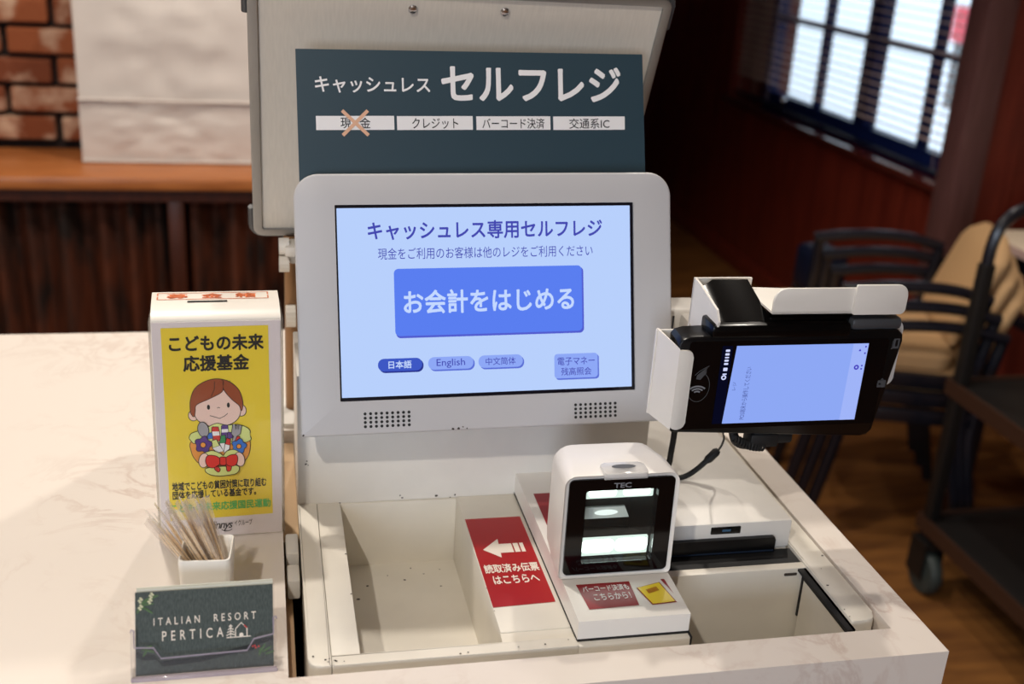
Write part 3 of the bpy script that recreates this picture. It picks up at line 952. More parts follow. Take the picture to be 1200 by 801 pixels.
A = [bf.verts.new(p) for p in secs[0]]
B = [bf.verts.new(p) for p in inner]
for i in range(n):
    bf.faces.new((A[i], A[(i + 1) % n], B[(i + 1) % n], B[i]))
bk = bmesh.new()
bk.faces.new([bk.verts.new(p) for p in secs[-1]])
obj('housing', join(body, bf, bk), 'scan_white', sc, smooth=40)
SF = (Vector((0, 0.7408, 0)), Vector((1, 0, 0)), Vector((0.0, 0.025, 1)).normalized())
obj('window_frame', ring(rrect(0.2278, 0.3152, 0.0238, 0.1085, 0.004), rrect(0.2420, 0.3015, 0.0335, 0.0985, 0.002), SF, -0.007, 0.0008), 'gloss_black', sc, 'glossy black window surround')
cav = bmesh.new()
fr = [cav.verts.new(Vector((u, 0.7478, v))) for u, v in ((0.2405, 0.031), (0.303, 0.031), (0.303, 0.1005), (0.2405, 0.1005))]
ba = [cav.verts.new(Vector((u, 0.785, v))) for u, v in ((0.2475, 0.040), (0.295, 0.040), (0.295, 0.094), (0.2475, 0.094))]
for i in range(4):
    cav.faces.new((fr[i], fr[(i + 1) % 4], ba[(i + 1) % 4], ba[i]))
cav.faces.new(ba)
obj('cavity', cav, 'scan_in', sc, 'dark hollow behind the window', smooth=0)
obj('mirror', prism([(0.246, 0.062), (0.290, 0.062), (0.284, 0.0745), (0.251, 0.0745)], (Vector((0, 0.775, 0)), Vector((1, 0, 0)), Vector((0, 0, 1))), 0.0, 0.002), 'mirror_glow', sc, 'soft lit mirror strip') if False else None
mi = obj('mirrored_light', prism([(0.2455, 0.0620), (0.2865, 0.0620), (0.2820, 0.0725), (0.2490, 0.0725)], (Vector((0, 0.764, 0)), Vector((1, 0, 0)), Vector((0, 0, 1))), 0.0, 0.002), 'mirror_pale', sc, 'pale strip standing in for light mirrored in the middle of the hollow')  # pale plate stands in for strip light reflected by the mirror
obj('glow', poly(ellipse(0.2665, 0.0675, 0.010, 0.0026, 16), (Vector((0, 0.7615, 0)), Vector((1, 0, 0)), Vector((0, 0, 1))), 0.0), 'mirror_glow', mi)  # glowing ellipse for the brightest part of that reflection, no lamp
for (z0, z1, nm) in ((0.0880, 0.0975, 'upper'), (0.0355, 0.0515, 'lower')):
    ls = obj('light_strip', prism(rrect(0.2440, 0.3000, z0, z1, 0.001), (Vector((0, 0.751, 0)), Vector((1, 0, 0)), Vector((0, 0, 1))), 0.0, 0.002), 'led_soft', sc, 'pale glowing strip with bright lamps')
    for x in (0.2575, 0.2860):
        obj('led', poly(rrect(x - (0.0140 if nm == 'lower' else 0.0115), x + (0.0138 if nm == 'lower' else 0.0115), z0 + (z1 - z0) * 0.18, z1 - (z1 - z0) * 0.06, (z1 - z0) * 0.3, 5), (Vector((0, 0.7485, 0)), Vector((1, 0, 0)), Vector((0, 0, 1))), 0.0), 'led', ls, 'bright white lamp', smooth=0)
obj('window_pane', box(0.2422, 0.3013, 0.7409, 0.7418, 0.0338, 0.0982), 'glass', sc)
obj('release_button', join(prism(rrect(0.2545, 0.2905, 0.7375, 0.7565, 0.004), (Vector((0, 0, 0.1122)), Vector((1, 0, 0)), Vector((0, 1, 0))), 0.0, 0.0035, 0.001), box(0.2545, 0.2905, 0.7392, 0.7412, 0.1094, 0.1135, 0.0008)), 'ice', sc, 'milky clear button')
obj('button_mark', poly(ellipse(0.2725, 0.7485, 0.010, 0.0035, 20), (Vector((0, 0, 0.1162)), Vector((1, 0, 0)), Vector((0, 1, 0))), 0.0), 'dim_print', sc)
text('maker_lettering', 'TEC', SF, 0.2640, 0.2785, 0.1005, 0.1050, 'grey_print', sc, 0.0012, 0.03)

# ------------------------------------------------------------------ touch monitor
MM = frame_matrix(17.6, -1.8, 1.33, (0.1900, 0.9042, 0.2010))
mo = thing('touch_monitor', 'pale grey framed touch monitor with a blue self checkout screen', 'monitor', matrix=MM, base=(0, 0, -0.1125))
P0 = plane_y(0.0)
outer = rrect(-0.1655, 0.1660, -0.1128, 0.1105, (0.003, 0.003, 0.021, 0.021), 8)
hole = rrect(-0.1314, 0.1312, -0.0834, 0.0842, (0.0008,) * 4, 8)
obj('bezel', ring(outer, hole, P0, -0.012, 0.0, 0.0022), 'grey_case', mo)
bsecs = []
for (w, s) in ((-0.012, 1.0), (-0.016, 0.995), (-0.0185, 0.97), (-0.0190, 0.86), (-0.0300, 0.80), (-0.0310, 0.60)):
    bsecs.append([at(P0, u * s, v * s, w) for u, v in outer])
obj('back_shell', loft(bsecs), 'grey_case', mo)
scr = obj('screen', prism(hole, P0, -0.010, -0.0022), 'scr_frame', mo, 'black edged display')
PS = plane_y(0.0018)
obj('display', poly(rrect(-0.1299, 0.1282, -0.0803, 0.0815, 0.0003, 1), PS), 'scr_bg', scr, 'glowing pale blue display', smooth=0)


def lab(nm, pts, m, w):
    return obj(nm, poly(pts, PS, w), m, scr, smooth=0)


text('heading_lettering', 'キャッシュレス専用セルフレジ', PS, -0.1041, 0.1025, 0.0540, 0.0700, 'scr_txt', scr, 0.0003, 0.022)
text('note_lettering', '現金をご利用のお客様は他のレジをご利用ください', PS, -0.0959, 0.0936, 0.0373, 0.0472, 'scr_txt', scr, 0.0003, -0.004)
lab('start_button_edge', rrect(-0.0820, 0.0848, -0.0305, 0.0280, 0.004), 'scr_btn_edge', 0.0002)
lab('start_button', rrect(-0.0828, 0.0833, -0.0287, 0.0293, 0.004), 'scr_btn', 0.0004)
text('button_lettering', 'お会計をはじめる', PS, -0.0751, 0.0759, -0.0100, 0.0108, 'scr_btxt', scr, 0.0007, 0.025)
for (u0, u1, s, a, b, c, t0, t1, h) in ((-0.0985, -0.0603, '日本語', 'scr_sel', 'scr_sel_edge', 'scr_btxt', -0.0895, -0.0695, 0.0034), (-0.0551, -0.0154, 'English', 'scr_opt', 'scr_opt_edge', 'scr_txt', -0.0478, -0.0228, 0.0036), (-0.0109, 0.0287, '中文简体', 'scr_opt', 'scr_opt_edge', 'scr_txt', -0.0045, 0.0222, 0.0033)):
    lab('language_button_edge', rrect(u0 + 0.0012, u1 + 0.0012, -0.0602, -0.0490, 0.0052), b, 0.0002)
    lab('language_button', rrect(u0, u1, -0.0588, -0.0478, 0.0052), a, 0.0004)
    text('button_lettering', s, PS, t0, t1, -0.0532 - h - (0.0008 if s == 'English' else 0), -0.0532 + h, c, scr, 0.0007, 0.02 if s == '日本語' else 0.006)
lab('balance_button_edge', rrect(0.0583, 0.0980, -0.0720, -0.0500, 0.003), 'scr_opt_edge', 0.0002)
lab('balance_button', rrect(0.0571, 0.0968, -0.0706, -0.0488, 0.003), 'scr_opt', 0.0004)
text('button_lettering', '電子マネー', PS, 0.0600, 0.0940, -0.0590, -0.0520, 'scr_txt', scr, 0.0007, 0.008)
text('button_lettering', '残高照会', PS, 0.0632, 0.0908, -0.0682, -0.0612, 'scr_txt', scr, 0.0007, 0.008)
for (u0, u1) in ((-0.1108, -0.0730), (0.0755, 0.1120)):
    obj('speaker_grille', join(*[poly(ellipse(u0 + (u1 - u0) * i / 8, -0.0946 - 0.0037 * j, 0.00135, 0.00135, 10), P0, 0.0003) for i in range(9) for j in range(4)]), 'blackmat', mo, 'block of small dark speaker holes', smooth=0)
obj('scuff', chips(plane_y(0.0), [(-0.030, -0.1108), (-0.026, -0.1098), (-0.035, -0.1112), (-0.0225, -0.1112), (-0.1635, -0.1108)], 0.0012, 0.0003), 'chip', mo, smooth=0)

# ------------------------------------------------------------------ paper sign behind the monitor
PM = frame_matrix(16.7, 1.2, 0.95, (0.1836, 0.975, 0.3511))
pp = thing('paper_sign', 'dark teal paper sign with white Japanese lettering above the monitor', 'sign', matrix=PM, base=(0, 0, -0.105))
k = 1.0156
QF = plane_y(0.0)
sheet = obj('sheet', prism([(-0.1563, -0.105), (0.1573, -0.105), (0.1553, 0.0530), (-0.1548, 0.0532)], QF, -0.0006, 0.0), 'teal_paper', pp)
text('lettering', 'キャッシュレス', QF, -0.1397, -0.0406, 0.0168, 0.0305, 'white_print', pp, 0.0004, 0.018)
text('lettering', 'セルフレジ', QF, -0.0308, 0.1340, 0.0100, 0.0410, 'white_print', pp, 0.0004, 0.028)
for (u0, u1, s, t0, t1) in ((-0.1399, -0.0730, None, 0, 0), (-0.0706, -0.0036, 'クレジット', -0.0574, -0.0167), (-0.0004, 0.0673, 'バーコード決済', 0.0049, 0.0617), (0.0699, 0.1374, '交通系IC', 0.0848, 0.1227)):
    obj('label_box', poly([(u0, -0.0147), (u1, -0.0145), (u1, -0.0026), (u0, -0.0028)], QF, 0.0003), 'white_print', pp, 'white label strip', smooth=0)
    if s:
        text('lettering', s, QF, t0, t1, -0.0136, -0.0044, 'black_print', pp, 0.0006, 0.012)
text('lettering', '現', QF, -0.1192, -0.1102, -0.0132, -0.0042, 'black_print', pp, 0.0006, 0.012)
text('lettering', '金', QF, -0.1028, -0.0936, -0.0132, -0.0042, 'black_print', pp, 0.0006, 0.012)
obj('cross_mark', join(strip([(-0.1176, 0.0018), (-0.0956, -0.0192)], 0.0030, QF, 0.0009), strip([(-0.1176, -0.0192), (-0.0956, 0.0018)], 0.0030, QF, 0.0010)), 'peach', pp, 'peach cross over the first strip', smooth=0)

# ------------------------------------------------------------------ tilted board behind
BM = frame_matrix(-24, 0, 0, (0.1733, 1.06, 0.3162))
bd = thing('display_board', 'aluminium framed pale board tilted forward behind the monitor', 'board', matrix=BM, base=(0, 0, -0.126))
L, R_, B_, T_ = -0.1850, 0.1910, -0.1260, 0.150
pan = obj('panel', box(L + 0.004, R_ - 0.004, 0.0015, 0.010, B_ + 0.004, T_ - 0.004), 'board', bd)
obj('rim', ring(rrect(L, R_, B_, T_, 0.010), rrect(L + 0.0085, R_ - 0.0085, B_ + 0.0075, T_ - 0.0075, 0.003), QF, -0.012, 0.0015, 0.001), 'alu', bd, 'grey aluminium rim')
for (cu, cv, a0) in ((L, B_, 180), (R_, B_, 270), (R_, T_, 0), (L, T_, 90)):
    su, sv = (1 if cu < 0 else -1), (1 if cv < 0 else -1)
    e, q = 0.0012, 0.010
    path = [(cu - su * e, cv + sv * 0.032)] + [(cu + su * (q - (q + e) * math.cos(math.radians(t))), cv + sv * (q - (q + e) * math.sin(math.radians(t)))) for t in (0, 22, 45, 67, 90)] + [(cu + su * 0.032, cv - sv * e)]
    obj('corner_cap', tube([(u, 0.005, v) for u, v in path], 0.0036, 8), 'corner_cap', bd, 'dark grey corner cap')
for (u, v) in ((-0.0440, 0.1280), (0.0379, 0.1293)):
    s_ = obj('screw', lathe([(0.0042, 0.0015), (0.0042, 0.0008), (0.0030, -0.0008), (0.0008, -0.0012)], (u, 0, v), 16, 'Y'), 'chrome', bd, 'shiny screw')
bsd = thing('board_stand', 'white clamp post with ribbed knobs holding the tilted board', 'stand', (0.03, 1.115, 0.0))
obj('post', tube([(0.0255, 1.115, 0.0), (0.0255, 1.115, 0.20)], 0.008, 14), mat('bronze_post', (150, 116, 84), 0.35, 0.6), bsd, 'bronze coloured post')
obj('foot', lathe([(0.035, 0.0), (0.035, 0.005), (0.012, 0.009)], (0.0255, 1.115, 0), 24), 'case', bsd)
obj('clamp', box(0.022, 0.045, 1.085, 1.125, 0.178, 0.198, 0.003), 'case', bsd)


def knob(x, y, z, r, l):
    prof_n = 28
    pts = []
    for i in range(prof_n):
        a = 2 * math.pi * i / prof_n
        q = r * (1.0 if i % 2 else 0.93)
        pts.append((q * math.cos(a), q * math.sin(a)))
    return prism(pts, (Vector((x, y, z)), Vector((0, -1, 0)), Vector((0, 0, 1))), -l, 0.0, 0.001)


obj('knob', join(box(0.018, 0.03, 1.07, 1.10, 0.190, 0.200, 0.002), knob(0.0125, 1.085, 0.197, 0.0085, 0.010)), 'case', bsd, 'upper ribbed white knob')
obj('knob', knob(0.0125, 1.085, 0.179, 0.0085, 0.010), 'case', bsd, 'second ribbed white knob under the first')
obj('knob', knob(0.0185, 1.10, 0.118, 0.0115, 0.010), 'case', bsd, 'lowest ribbed white knob')

# ------------------------------------------------------------------ card payment terminal and its cradle
TM = frame_matrix(-1.0, -0.5, 0, (0.4363, 0.80, 0.1601))
tm = thing('payment_terminal', 'black handheld card payment terminal with lit blue screen, lying sideways in the white cradle', 'terminal', matrix=TM, base=(0, 0, -0.055))
tp = [(-0.1070, -0.0425), (-0.1040, -0.0440), (-0.0300, -0.0475), (0.0700, -0.0535), (0.0800, -0.0530), (0.0850, -0.0470), (0.0960, 0.0400), (0.0945, 0.0460), (0.0890, 0.0490), (0.0400, 0.0485), (-0.0300, 0.0440), (-0.0980, 0.0440), (-0.1050, 0.0420), (-0.1080, 0.0380)]
tp = [(-0.1080, -0.0400), (-0.1050, -0.0430), (0.0700, -0.0520), (0.0760, -0.0520), (0.0805, -0.0470), (0.0930, 0.0370), (0.0920, 0.0430), (0.0870, 0.0470), (0.0700, 0.0480), (-0.0980, 0.0440), (-0.1050, 0.0420), (-0.1080, 0.0380)]
obj('body', join(prism(tp, QF, -0.012, 0.0, 0.002), prism([(u * 0.985, v * 0.97) for u, v in tp], QF, -0.028, -0.012)), 'black', tm)
ts = obj('screen_glass', prism(rrect(-0.0990, 0.0800, -0.0400, 0.0400, 0.003), QF, 0.0, 0.0004), 'gloss_black', tm, 'glossy black front glass')
SQ = plane_y(-0.0005)
obj('display', poly([(-0.0614, -0.0356), (0.0613, -0.0357), (0.0611, 0.0358), (-0.0580, 0.0356)], SQ, 0.0), 'tscr', ts, 'glowing blue display', smooth=0)
obj('side_bar', poly([(0.0470, -0.0357), (0.0613, -0.0357), (0.0611, 0.0358), (0.0470, 0.0358)], SQ, 0.0002), 'tscr_bar', ts, smooth=0)
obj('status_strip', poly([(-0.0705, -0.0356), (-0.0614, -0.0356), (-0.0614, 0.0358), (-0.0705, 0.0358)], SQ, 0.0002), 'tscr_status', ts, smooth=0)
RT = (SQ[0], Vector((0, 0, 1)), Vector((-1, 0, 0)))       # text running up the screen


def rtext(nm, s, u0, u1, v0, v1, m, bold=0.0):
    # u0..u1 across the screen, v0..v1 along the running direction
    F = (SQ[0] + Vector((0, -0.0005, 0)), RT[1], RT[2])
    return text(nm, s, F, v0, v1, -u1, -u0, m, ts, 0.0, bold)


rtext('lettering', 'POS端末から操作してください', -0.0470, -0.0420, -0.0320, 0.0165, 'tscr_txt')
rtext('lettering', 'レジ', -0.0570, -0.0540, -0.0045, 0.0030, 'tscr_txt')
rtext('status_lettering', '12:30', -0.0680, -0.0635, 0.0180, 0.0340, 'tscr_white') if False else None
obj('status_mark', join(*[poly(rrect(-0.0675, -0.0638, v, v + h, 0.0005, 2), SQ, 0.0006) for v, h in ((0.0100, 0.0012), (0.0135, 0.0030), (0.0190, 0.0018), (0.0220, 0.0018), (0.0250, 0.0012), (0.0275, 0.0020), (0.0308, 0.0020))] + [ring(ellipse(-0.0660, 0.0075, 0.0022, 0.0022, 16), ellipse(-0.0660, 0.0075, 0.0011, 0.0011, 16), SQ, 0.0004, 0.0006)]), 'tscr_white', ts, smooth=0)
obj('screen_icon', join(ring(ellipse(0.0535, 0.0140, 0.0023, 0.0023, 18), ellipse(0.0535, 0.0140, 0.0010, 0.0010, 18), SQ, 0.0003, 0.0005), poly([(0.0525, 0.0290), (0.0550, 0.0290), (0.0538, 0.0312)], SQ, 0.0005), poly(rrect(0.0575, 0.0590, 0.0118, 0.0132, 0.0003, 2), SQ, 0.0005), poly(rrect(0.0575, 0.0590, 0.0148, 0.0162, 0.0003, 2), SQ, 0.0005), poly(rrect(0.0582, 0.0596, 0.0262, 0.0278, 0.0003, 2), SQ, 0.0005), poly(rrect(0.0580, 0.0594, 0.0322, 0.0338, 0.0003, 2), SQ, 0.0005)), 'tscr_icon', ts, smooth=0)
ic = plane_y(-0.0006)
arcs = [strip(ellipse(-0.0877, -0.0075, r, r * 0.82, 14, 42, 138), 0.0014, ic, 0.0) for r in (0.0034, 0.0062, 0.0090)]
oval = strip(ellipse(-0.0870, -0.0010, 0.0096, 0.0132, 30, -195, 62), 0.0005, ic, 0.0)
hand = join(poly([(-0.0900, 0.0065), (-0.0862, 0.0058), (-0.0835, 0.0092), (-0.0815, 0.0120), (-0.0822, 0.0126), (-0.0850, 0.0105), (-0.0812, 0.0160), (-0.0818, 0.0166), (-0.0868, 0.0125), (-0.0895, 0.0100)], ic, 0.0), strip([(-0.0915, 0.0100), (-0.0880, 0.0135), (-0.0800, 0.0182)], 0.0006, ic, 0.0))
obj('tap_mark', join(*arcs), 'grey_print', ts, 'grey contactless waves', smooth=0)
obj('tap_outline', join(oval, hand), 'dim_print', ts, 'dim grey oval and hand', smooth=0)
obj('slot_icon', join(prism(rrect(0.0842, 0.0898, 0.0305, 0.0395, 0.0005, 2), QF, 0.0, 0.0004), strip([(0.0826, 0.0305), (0.0838, 0.0305)], 0.001, QF, 0.0004), strip([(0.0834, 0.031), (0.0834, 0.0375)], 0.0005, QF, 0.0004)), 'dim_print', tm, smooth=0)
obj('slot_icon_line', strip([(0.087, 0.0325), (0.087, 0.0385)], 0.0022, QF, 0.0006), 'black', tm, smooth=0)
obj('card_icon', join(prism(rrect(0.0765, 0.0842, -0.0055, 0.0010, 0.0005, 2), QF, 0.0, 0.0008), poly([(0.0785, 0.0016), (0.0820, 0.0016), (0.0802, 0.0032)], QF, 0.0008)), 'dim_print', tm, smooth=0)
obj('card_icon_dot', poly(ellipse(0.0785, -0.0022, 0.001, 0.001, 10), QF, 0.0010), 'black', tm, smooth=0)
obj('top_housing', join(box(-0.0820, 0.0420, -0.002, 0.026, 0.0425, 0.0545, 0.003), box(-0.0300, 0.0900, 0.008, 0.030, 0.046, 0.0580, 0.004), loft([[Vector((u, y, v)) for u, y, v in ((-0.074, 0.050, 0.044), (-0.034, 0.050, 0.044), (-0.034, 0.050, 0.076), (-0.066, 0.050, 0.076), (-0.074, 0.050, 0.070))], [Vector((u, y, v)) for u, y, v in ((-0.073, 0.006, 0.044), (-0.028, 0.006, 0.044), (-0.028, 0.006, 0.055), (-0.068, 0.006, 0.055), (-0.073, 0.006, 0.052))]])), 'hump_black', tm)
obj('printer_lid', box(0.0435, 0.0905, 0.001, 0.027, 0.0465, 0.0575, 0.004), mat('grey_lid', (62, 64, 68), 0.3), tm, 'dark grey paper lid')
obj('hand_strap', join(tube(smooth_path([(-0.045, 0.012, -0.047), (-0.041, 0.010, -0.058), (-0.030, 0.010, -0.0625), (-0.012, 0.012, -0.061)]), 0.0042, 8), box(-0.030, -0.004, 0.004, 0.022, -0.063, -0.050, 0.002), box(-0.028, 0.010, 0.005, 0.02, -0.0605, -0.048, 0.003)), 'blackmat', tm, 'black strap hanging under the terminal')
coil = []
for i in range(150):
    t = i / 149
    a = t * 2 * math.pi * 11
    base = Vector((-0.046 + 0.030 * t, 0.006, -0.0530 - 0.0100 * math.sin(t * 1.7)))
    coil.append(base + Vector((0.0012 * math.sin(a), 0.0030 * math.cos(a), 0.0030 * math.sin(a))))
obj('coiled_cord', tube(coil, 0.0011, 6), 'blackmat', tm)

cr = thing('terminal_cradle', 'white steel cradle and arm holding the black terminal beside the monitor', 'cradle', matrix=TM, base=(0, 0.035, -0.04))
obj('back_plate', prism(rrect(-0.085, 0.080, -0.042, 0.040, 0.004), plane_y(0.032), -0.0025, 0.0), 'case', cr)
obj('back_plate_ear', prism(rrect(0.070, 0.0990, -0.010, 0.0505, 0.007), plane_y(0.0125), -0.0025, 0.0, 0.0006), 'case', cr)
lp = rrect(-0.1085, -0.0958, -0.0385, 0.0335, (0.004, 0.006, 0.006, 0.001), 5)
obj('left_clip', join(prism(lp, plane_y(-0.0035), -0.0020, 0.0, 0.0008), box(-0.1180, -0.1025, 0.030, 0.032, -0.0385, 0.0385), loft([[Vector(p) for p in ((-0.1085, -0.0035, -0.0385), (-0.1085, -0.0015, -0.0385), (-0.1085, -0.0015, 0.0350), (-0.1085, -0.0035, 0.0350))], [Vector(p) for p in ((-0.1175, 0.0320, -0.0385), (-0.1155, 0.0320, -0.0385), (-0.1155, 0.0320, 0.0395), (-0.1175, 0.0320, 0.0395))]])), 'case', cr, smooth=30)
YZ2 = (Vector((-0.0775, 0, 0)), Vector((0, 1, 0)), Vector((0, 0, 1)))
obj('side_plate', prism([(0.034, 0.030), (0.006, 0.034), (0.002, 0.043), (-0.001, 0.052), (-0.003, 0.058), (0.004, 0.066), (0.045, 0.0735), (0.060, 0.0745), (0.060, 0.034)], YZ2, -0.001, 0.001), 'case', cr)
obj('rear_plate', box(-0.0785, -0.026, 0.058, 0.0605, 0.030, 0.0745), 'case', cr)
obj('shelf', prism([(-0.0310, 0.0), (0.0870, 0.0), (0.0870, 0.050), (-0.0310, 0.062)], (Vector((0, 0, 0.0630)), Vector((1, 0, 0)), Vector((0, 1, 0))), 0.0, 0.0018), 'case', cr)
obj('front_lip', join(prism(rrect(-0.0312, 0.0420, 0.0630, 0.0853, (0.0005, 0.0005, 0.0005, 0.011)), QF, -0.0020, 0.0, 0.0005), prism(rrect(0.0400, 0.0875, 0.0625, 0.0885, (0.001, 0.004, 0.009, 0.001)), plane_y(-0.0022), -0.0020, 0.0, 0.0005)), 'case', cr)
obj('arm', box(-0.115, -0.040, 0.112, 0.150, -0.004, 0.0245, 0.005, 3), 'case', cr)
obj('arm_link', box(-0.066, -0.040, 0.0600, 0.114, 0.004, 0.0215, 0.003), 'case', cr)
obj('arm_slot', box(-0.0735, -0.0718, 0.1112, 0.1122, 0.000, 0.0190), 'dim_print', cr)
cbl = single('power_cable', tube(smooth_path([(0.3665, 0.88, 0.085), (0.3655, 0.88, 0.060), (0.3620, 0.878, 0.042), (0.345, 0.873, 0.032)]), 0.0030, 8), 'blackmat', 'thick black cable dropping from the monitor behind the scanner', 'cable')
cbl2 = thing('terminal_cable', 'thin black cable with a thick plug looping under the terminal', 'cable', (0.38, 0.88, 0.0268))
obj('thick_cord', tube(smooth_path([(0.345, 0.875, 0.0320), (0.366, 0.879, 0.0305), (0.381, 0.88, 0.0310), (0.392, 0.88, 0.0375), (0.4025, 0.88, 0.0475)]), 0.0026, 8), 'blackmat', cbl2)
obj('plug', tube([(0.4015, 0.88, 0.0465), (0.4035, 0.88, 0.0485), (0.4105, 0.88, 0.0560), (0.4125, 0.88, 0.0580)], [0.0030, 0.0042, 0.0042, 0.0026], 10), 'blackmat', cbl2)
obj('thin_cord', tube(smooth_path([(0.4122, 0.88, 0.0575), (0.4150, 0.88, 0.0625), (0.4145, 0.876, 0.0720), (0.4085, 0.868, 0.0850), (0.4040, 0.850, 0.1050), (0.4000, 0.828, 0.1180)]), 0.0010, 6), 'blackmat', cbl2)

# ------------------------------------------------------------------ donation box
DM = frame_matrix(0, 2.47, -0.4, (-0.0405, 0.87, 0.101))
db = thing('donation_box', 'white donation box with a yellow front showing a drawn child', 'box', matrix=DM, base=(0, 0, -0.1005))
prof = [(0.0, -0.1005), (0.0, 0.0985), (0.0015, 0.1003), (0.012, 0.1040), (0.025, 0.1062), (0.036, 0.1070), (0.047, 0.1068), (0.047, -0.1005)]
obj('carton', prism(prof, (Vector((-0.0506, 0, 0)), Vector((0, 1, 0)), Vector((0, 0, 1))), 0.0, 0.1012), 'box_white', db, smooth=50)
fs = obj('front_sheet', prism(rrect(-0.0500, 0.0500, -0.0995, 0.0975, 0.0006, 1), QF, 0.0, 0.0008), 'box_front', db)
obj('clear_sleeve', join(box(-0.0525, 0.0525, -0.0030, -0.0022, -0.1003, 0.0990), box(0.0519, 0.0525, -0.0022, 0.047, -0.1003, 0.0990), box(-0.0525, -0.0519, -0.0022, 0.047, -0.1003, 0.0990)), 'glass', db, 'clear plastic sleeve')
yp = obj('yellow_panel', poly([(-0.0427, -0.0818), (0.0424, -0.0806), (0.0404, 0.0936), (-0.0431, 0.0930)], plane_y(-0.0008), 0.0002), 'yellow', db, 'yellow printed panel', smooth=0)
DP = plane_y(-0.0008)
text('lettering', 'こどもの未来', DP, -0.0375, 0.0366, 0.0725, 0.0865, 'black_print', yp, 0.0006, 0.035)
text('lettering', '応援基金', DP, -0.0272, 0.0249, 0.0550, 0.0692, 'black_print', yp, 0.0006, 0.035)
text('lettering', '地域でこどもの貧困対策に取り組む', DP, -0.0400, 0.0373, -0.0535, -0.0450, 'black_print', yp, 0.0006, 0.03)
text('lettering', '団体を応援している基金です。', DP, -0.0400, 0.0286, -0.0615, -0.0535, 'black_print', yp, 0.0006, 0.03)
text('lettering', 'こどもの未来応援国民運動', DP, -0.0420, 0.0406, -0.0740, -0.0655, 'green_print', yp, 0.0006, 0.03)
text('group_lettering', 'dinnys', DP, -0.0110, 0.0085, -0.0945, -0.0845, 'black_print', fs, 0.0006, 0.01, shear=0.3, spacing=0.86)
text('group_lettering', 'イグループ', DP, 0.0100, 0.0248, -0.0905, -0.0845, 'black_print', fs, 0.0006, 0.0)
obj('group_underline', strip(ellipse(0.0035, -0.0925, 0.0045, 0.0025, 10, 200, 340), 0.0006, DP, 0.0004), 'black_print', fs, smooth=0)
TO = (Vector((0, 0, 0)), Vector((1, 0, 0)), Vector((0, 1, 0)))


def top_z(y):
    P = [(0.0015, 0.1003), (0.012, 0.1040), (0.025, 0.1062), (0.036, 0.1070), (0.047, 0.1068)]
    for (a, b), (c, d) in zip(P[:-1], P[1:]):
        if a <= y <= c:
            return b + (d - b) * (y - a) / (c - a)
    return 0.1


def drape(o, lift=0.0004):
    for v in o.data.vertices:
        y = v.co.y + ORI['donation_box'].y
        v.co.z = top_z(y) + lift - ORI['donation_box'].z
    return o


drape(obj('coin_slot', poly([(-0.0225, 0.0225), (0.0090, 0.0225), (0.0090, 0.0250), (-0.0225, 0.0250)], TO, 0.0), 'slot', db, 'dark coin slot', smooth=0))
for ch_, u in (('募', -0.0305), ('金', -0.0030), ('箱', 0.0240)):
    drape(text('lettering', ch_, TO, u - 0.0085, u + 0.0085, 0.0305, 0.0405, 'orange', db, 0.0, 0.03))
drape(obj('orange_border', join(strip([(-0.046, 0.0285), (0.042, 0.0285)], 0.0009, TO, 0), strip([(-0.046, 0.0430), (0.042, 0.0430)], 0.0009, TO, 0), strip([(-0.046, 0.0285), (-0.046, 0.0430)], 0.0012, TO, 0), strip([(0.042, 0.0285), (0.042, 0.0430)], 0.0012, TO, 0)), 'orange_line', db, smooth=0), 0.0003)

# the drawn child, printed flat on the panel


def K(cx, cy):
    px, py = 210 + cx / 5.72, 430 + cy / 5.72
    return (-0.0242 + (px - 221) * 0.000683, 0.0478 - (py + 0.04 * (px - 255) - 443) * 0.00077)


_lay = [0.0004]


def pic(nm, pts, m, line=True, lw=0.00058):
    q = [K(*p) for p in pts]
    _lay[0] += 0.00003
    if line:
        c = Vector((sum(p[0] for p in q) / len(q), sum(p[1] for p in q) / len(q)))
        obj('outline', strip([*q, q[0]], lw * 2, DP, _lay[0]), 'black_print', yp, smooth=0)
        _lay[0] += 0.00002
    return obj(nm, poly(q, DP, _lay[0]), m, yp, smooth=0)


def E2(cx, cy, a, b, n=26, a0=0, a1=360, rot=0):
    return ellipse(cx, cy, a, b, n, a0, a1, rot)


def blob(pts, k=5):
    P = smooth_path([(x, y, 0) for x, y in pts + pts[:1]], k)
    return [(p.x, p.y) for p in P[:-1]]


pic('drawn_ear', E2(92, 318, 30, 34), 'skin')
pic('drawn_ear', E2(415, 285, 30, 36), 'skin')
pic('drawn_head', blob([(100, 250), (150, 170), (250, 140), (350, 165), (405, 240), (400, 320), (350, 370), (250, 395), (150, 370), (105, 320)]), 'skin')
pic('drawn_hair', blob([(76, 300), (78, 220), (110, 140), (180, 92), (260, 75), (340, 95), (400, 150), (424, 230), (415, 285), (402, 250), (350, 205), (305, 150), (298, 115), (285, 160), (200, 205), (115, 245), (104, 290), (95, 325)], 4), 'hair')
for x, y in ((195, 262), (328, 248)):
    pic('drawn_eye', E2(x, y, 10, 17), 'black_print', False)
obj('drawn_mouth', strip([K(*p) for p in ((202, 318), (230, 326), (268, 338), (300, 322), (322, 303))], 0.0005, DP, _lay[0] + 0.0001), 'black_print', yp, smooth=0)
obj('drawn_nose', strip([K(*p) for p in ((252, 268), (262, 262), (272, 268))], 0.0005, DP, _lay[0] + 0.0001), 'black_print', yp, smooth=0)
obj('drawn_parting', join(strip([K(*p) for p in ((240, 90), (238, 140), (215, 190))], 0.0005, DP, _lay[0] + 0.0001), strip([K(*p) for p in ((298, 115), (300, 90), (290, 78))], 0.0005, DP, _lay[0] + 0.0001), strip([K(*p) for p in ((320, 80), (335, 92), (345, 85))], 0.0006, DP, _lay[0] + 0.0001)), 'black_print', yp, smooth=0)
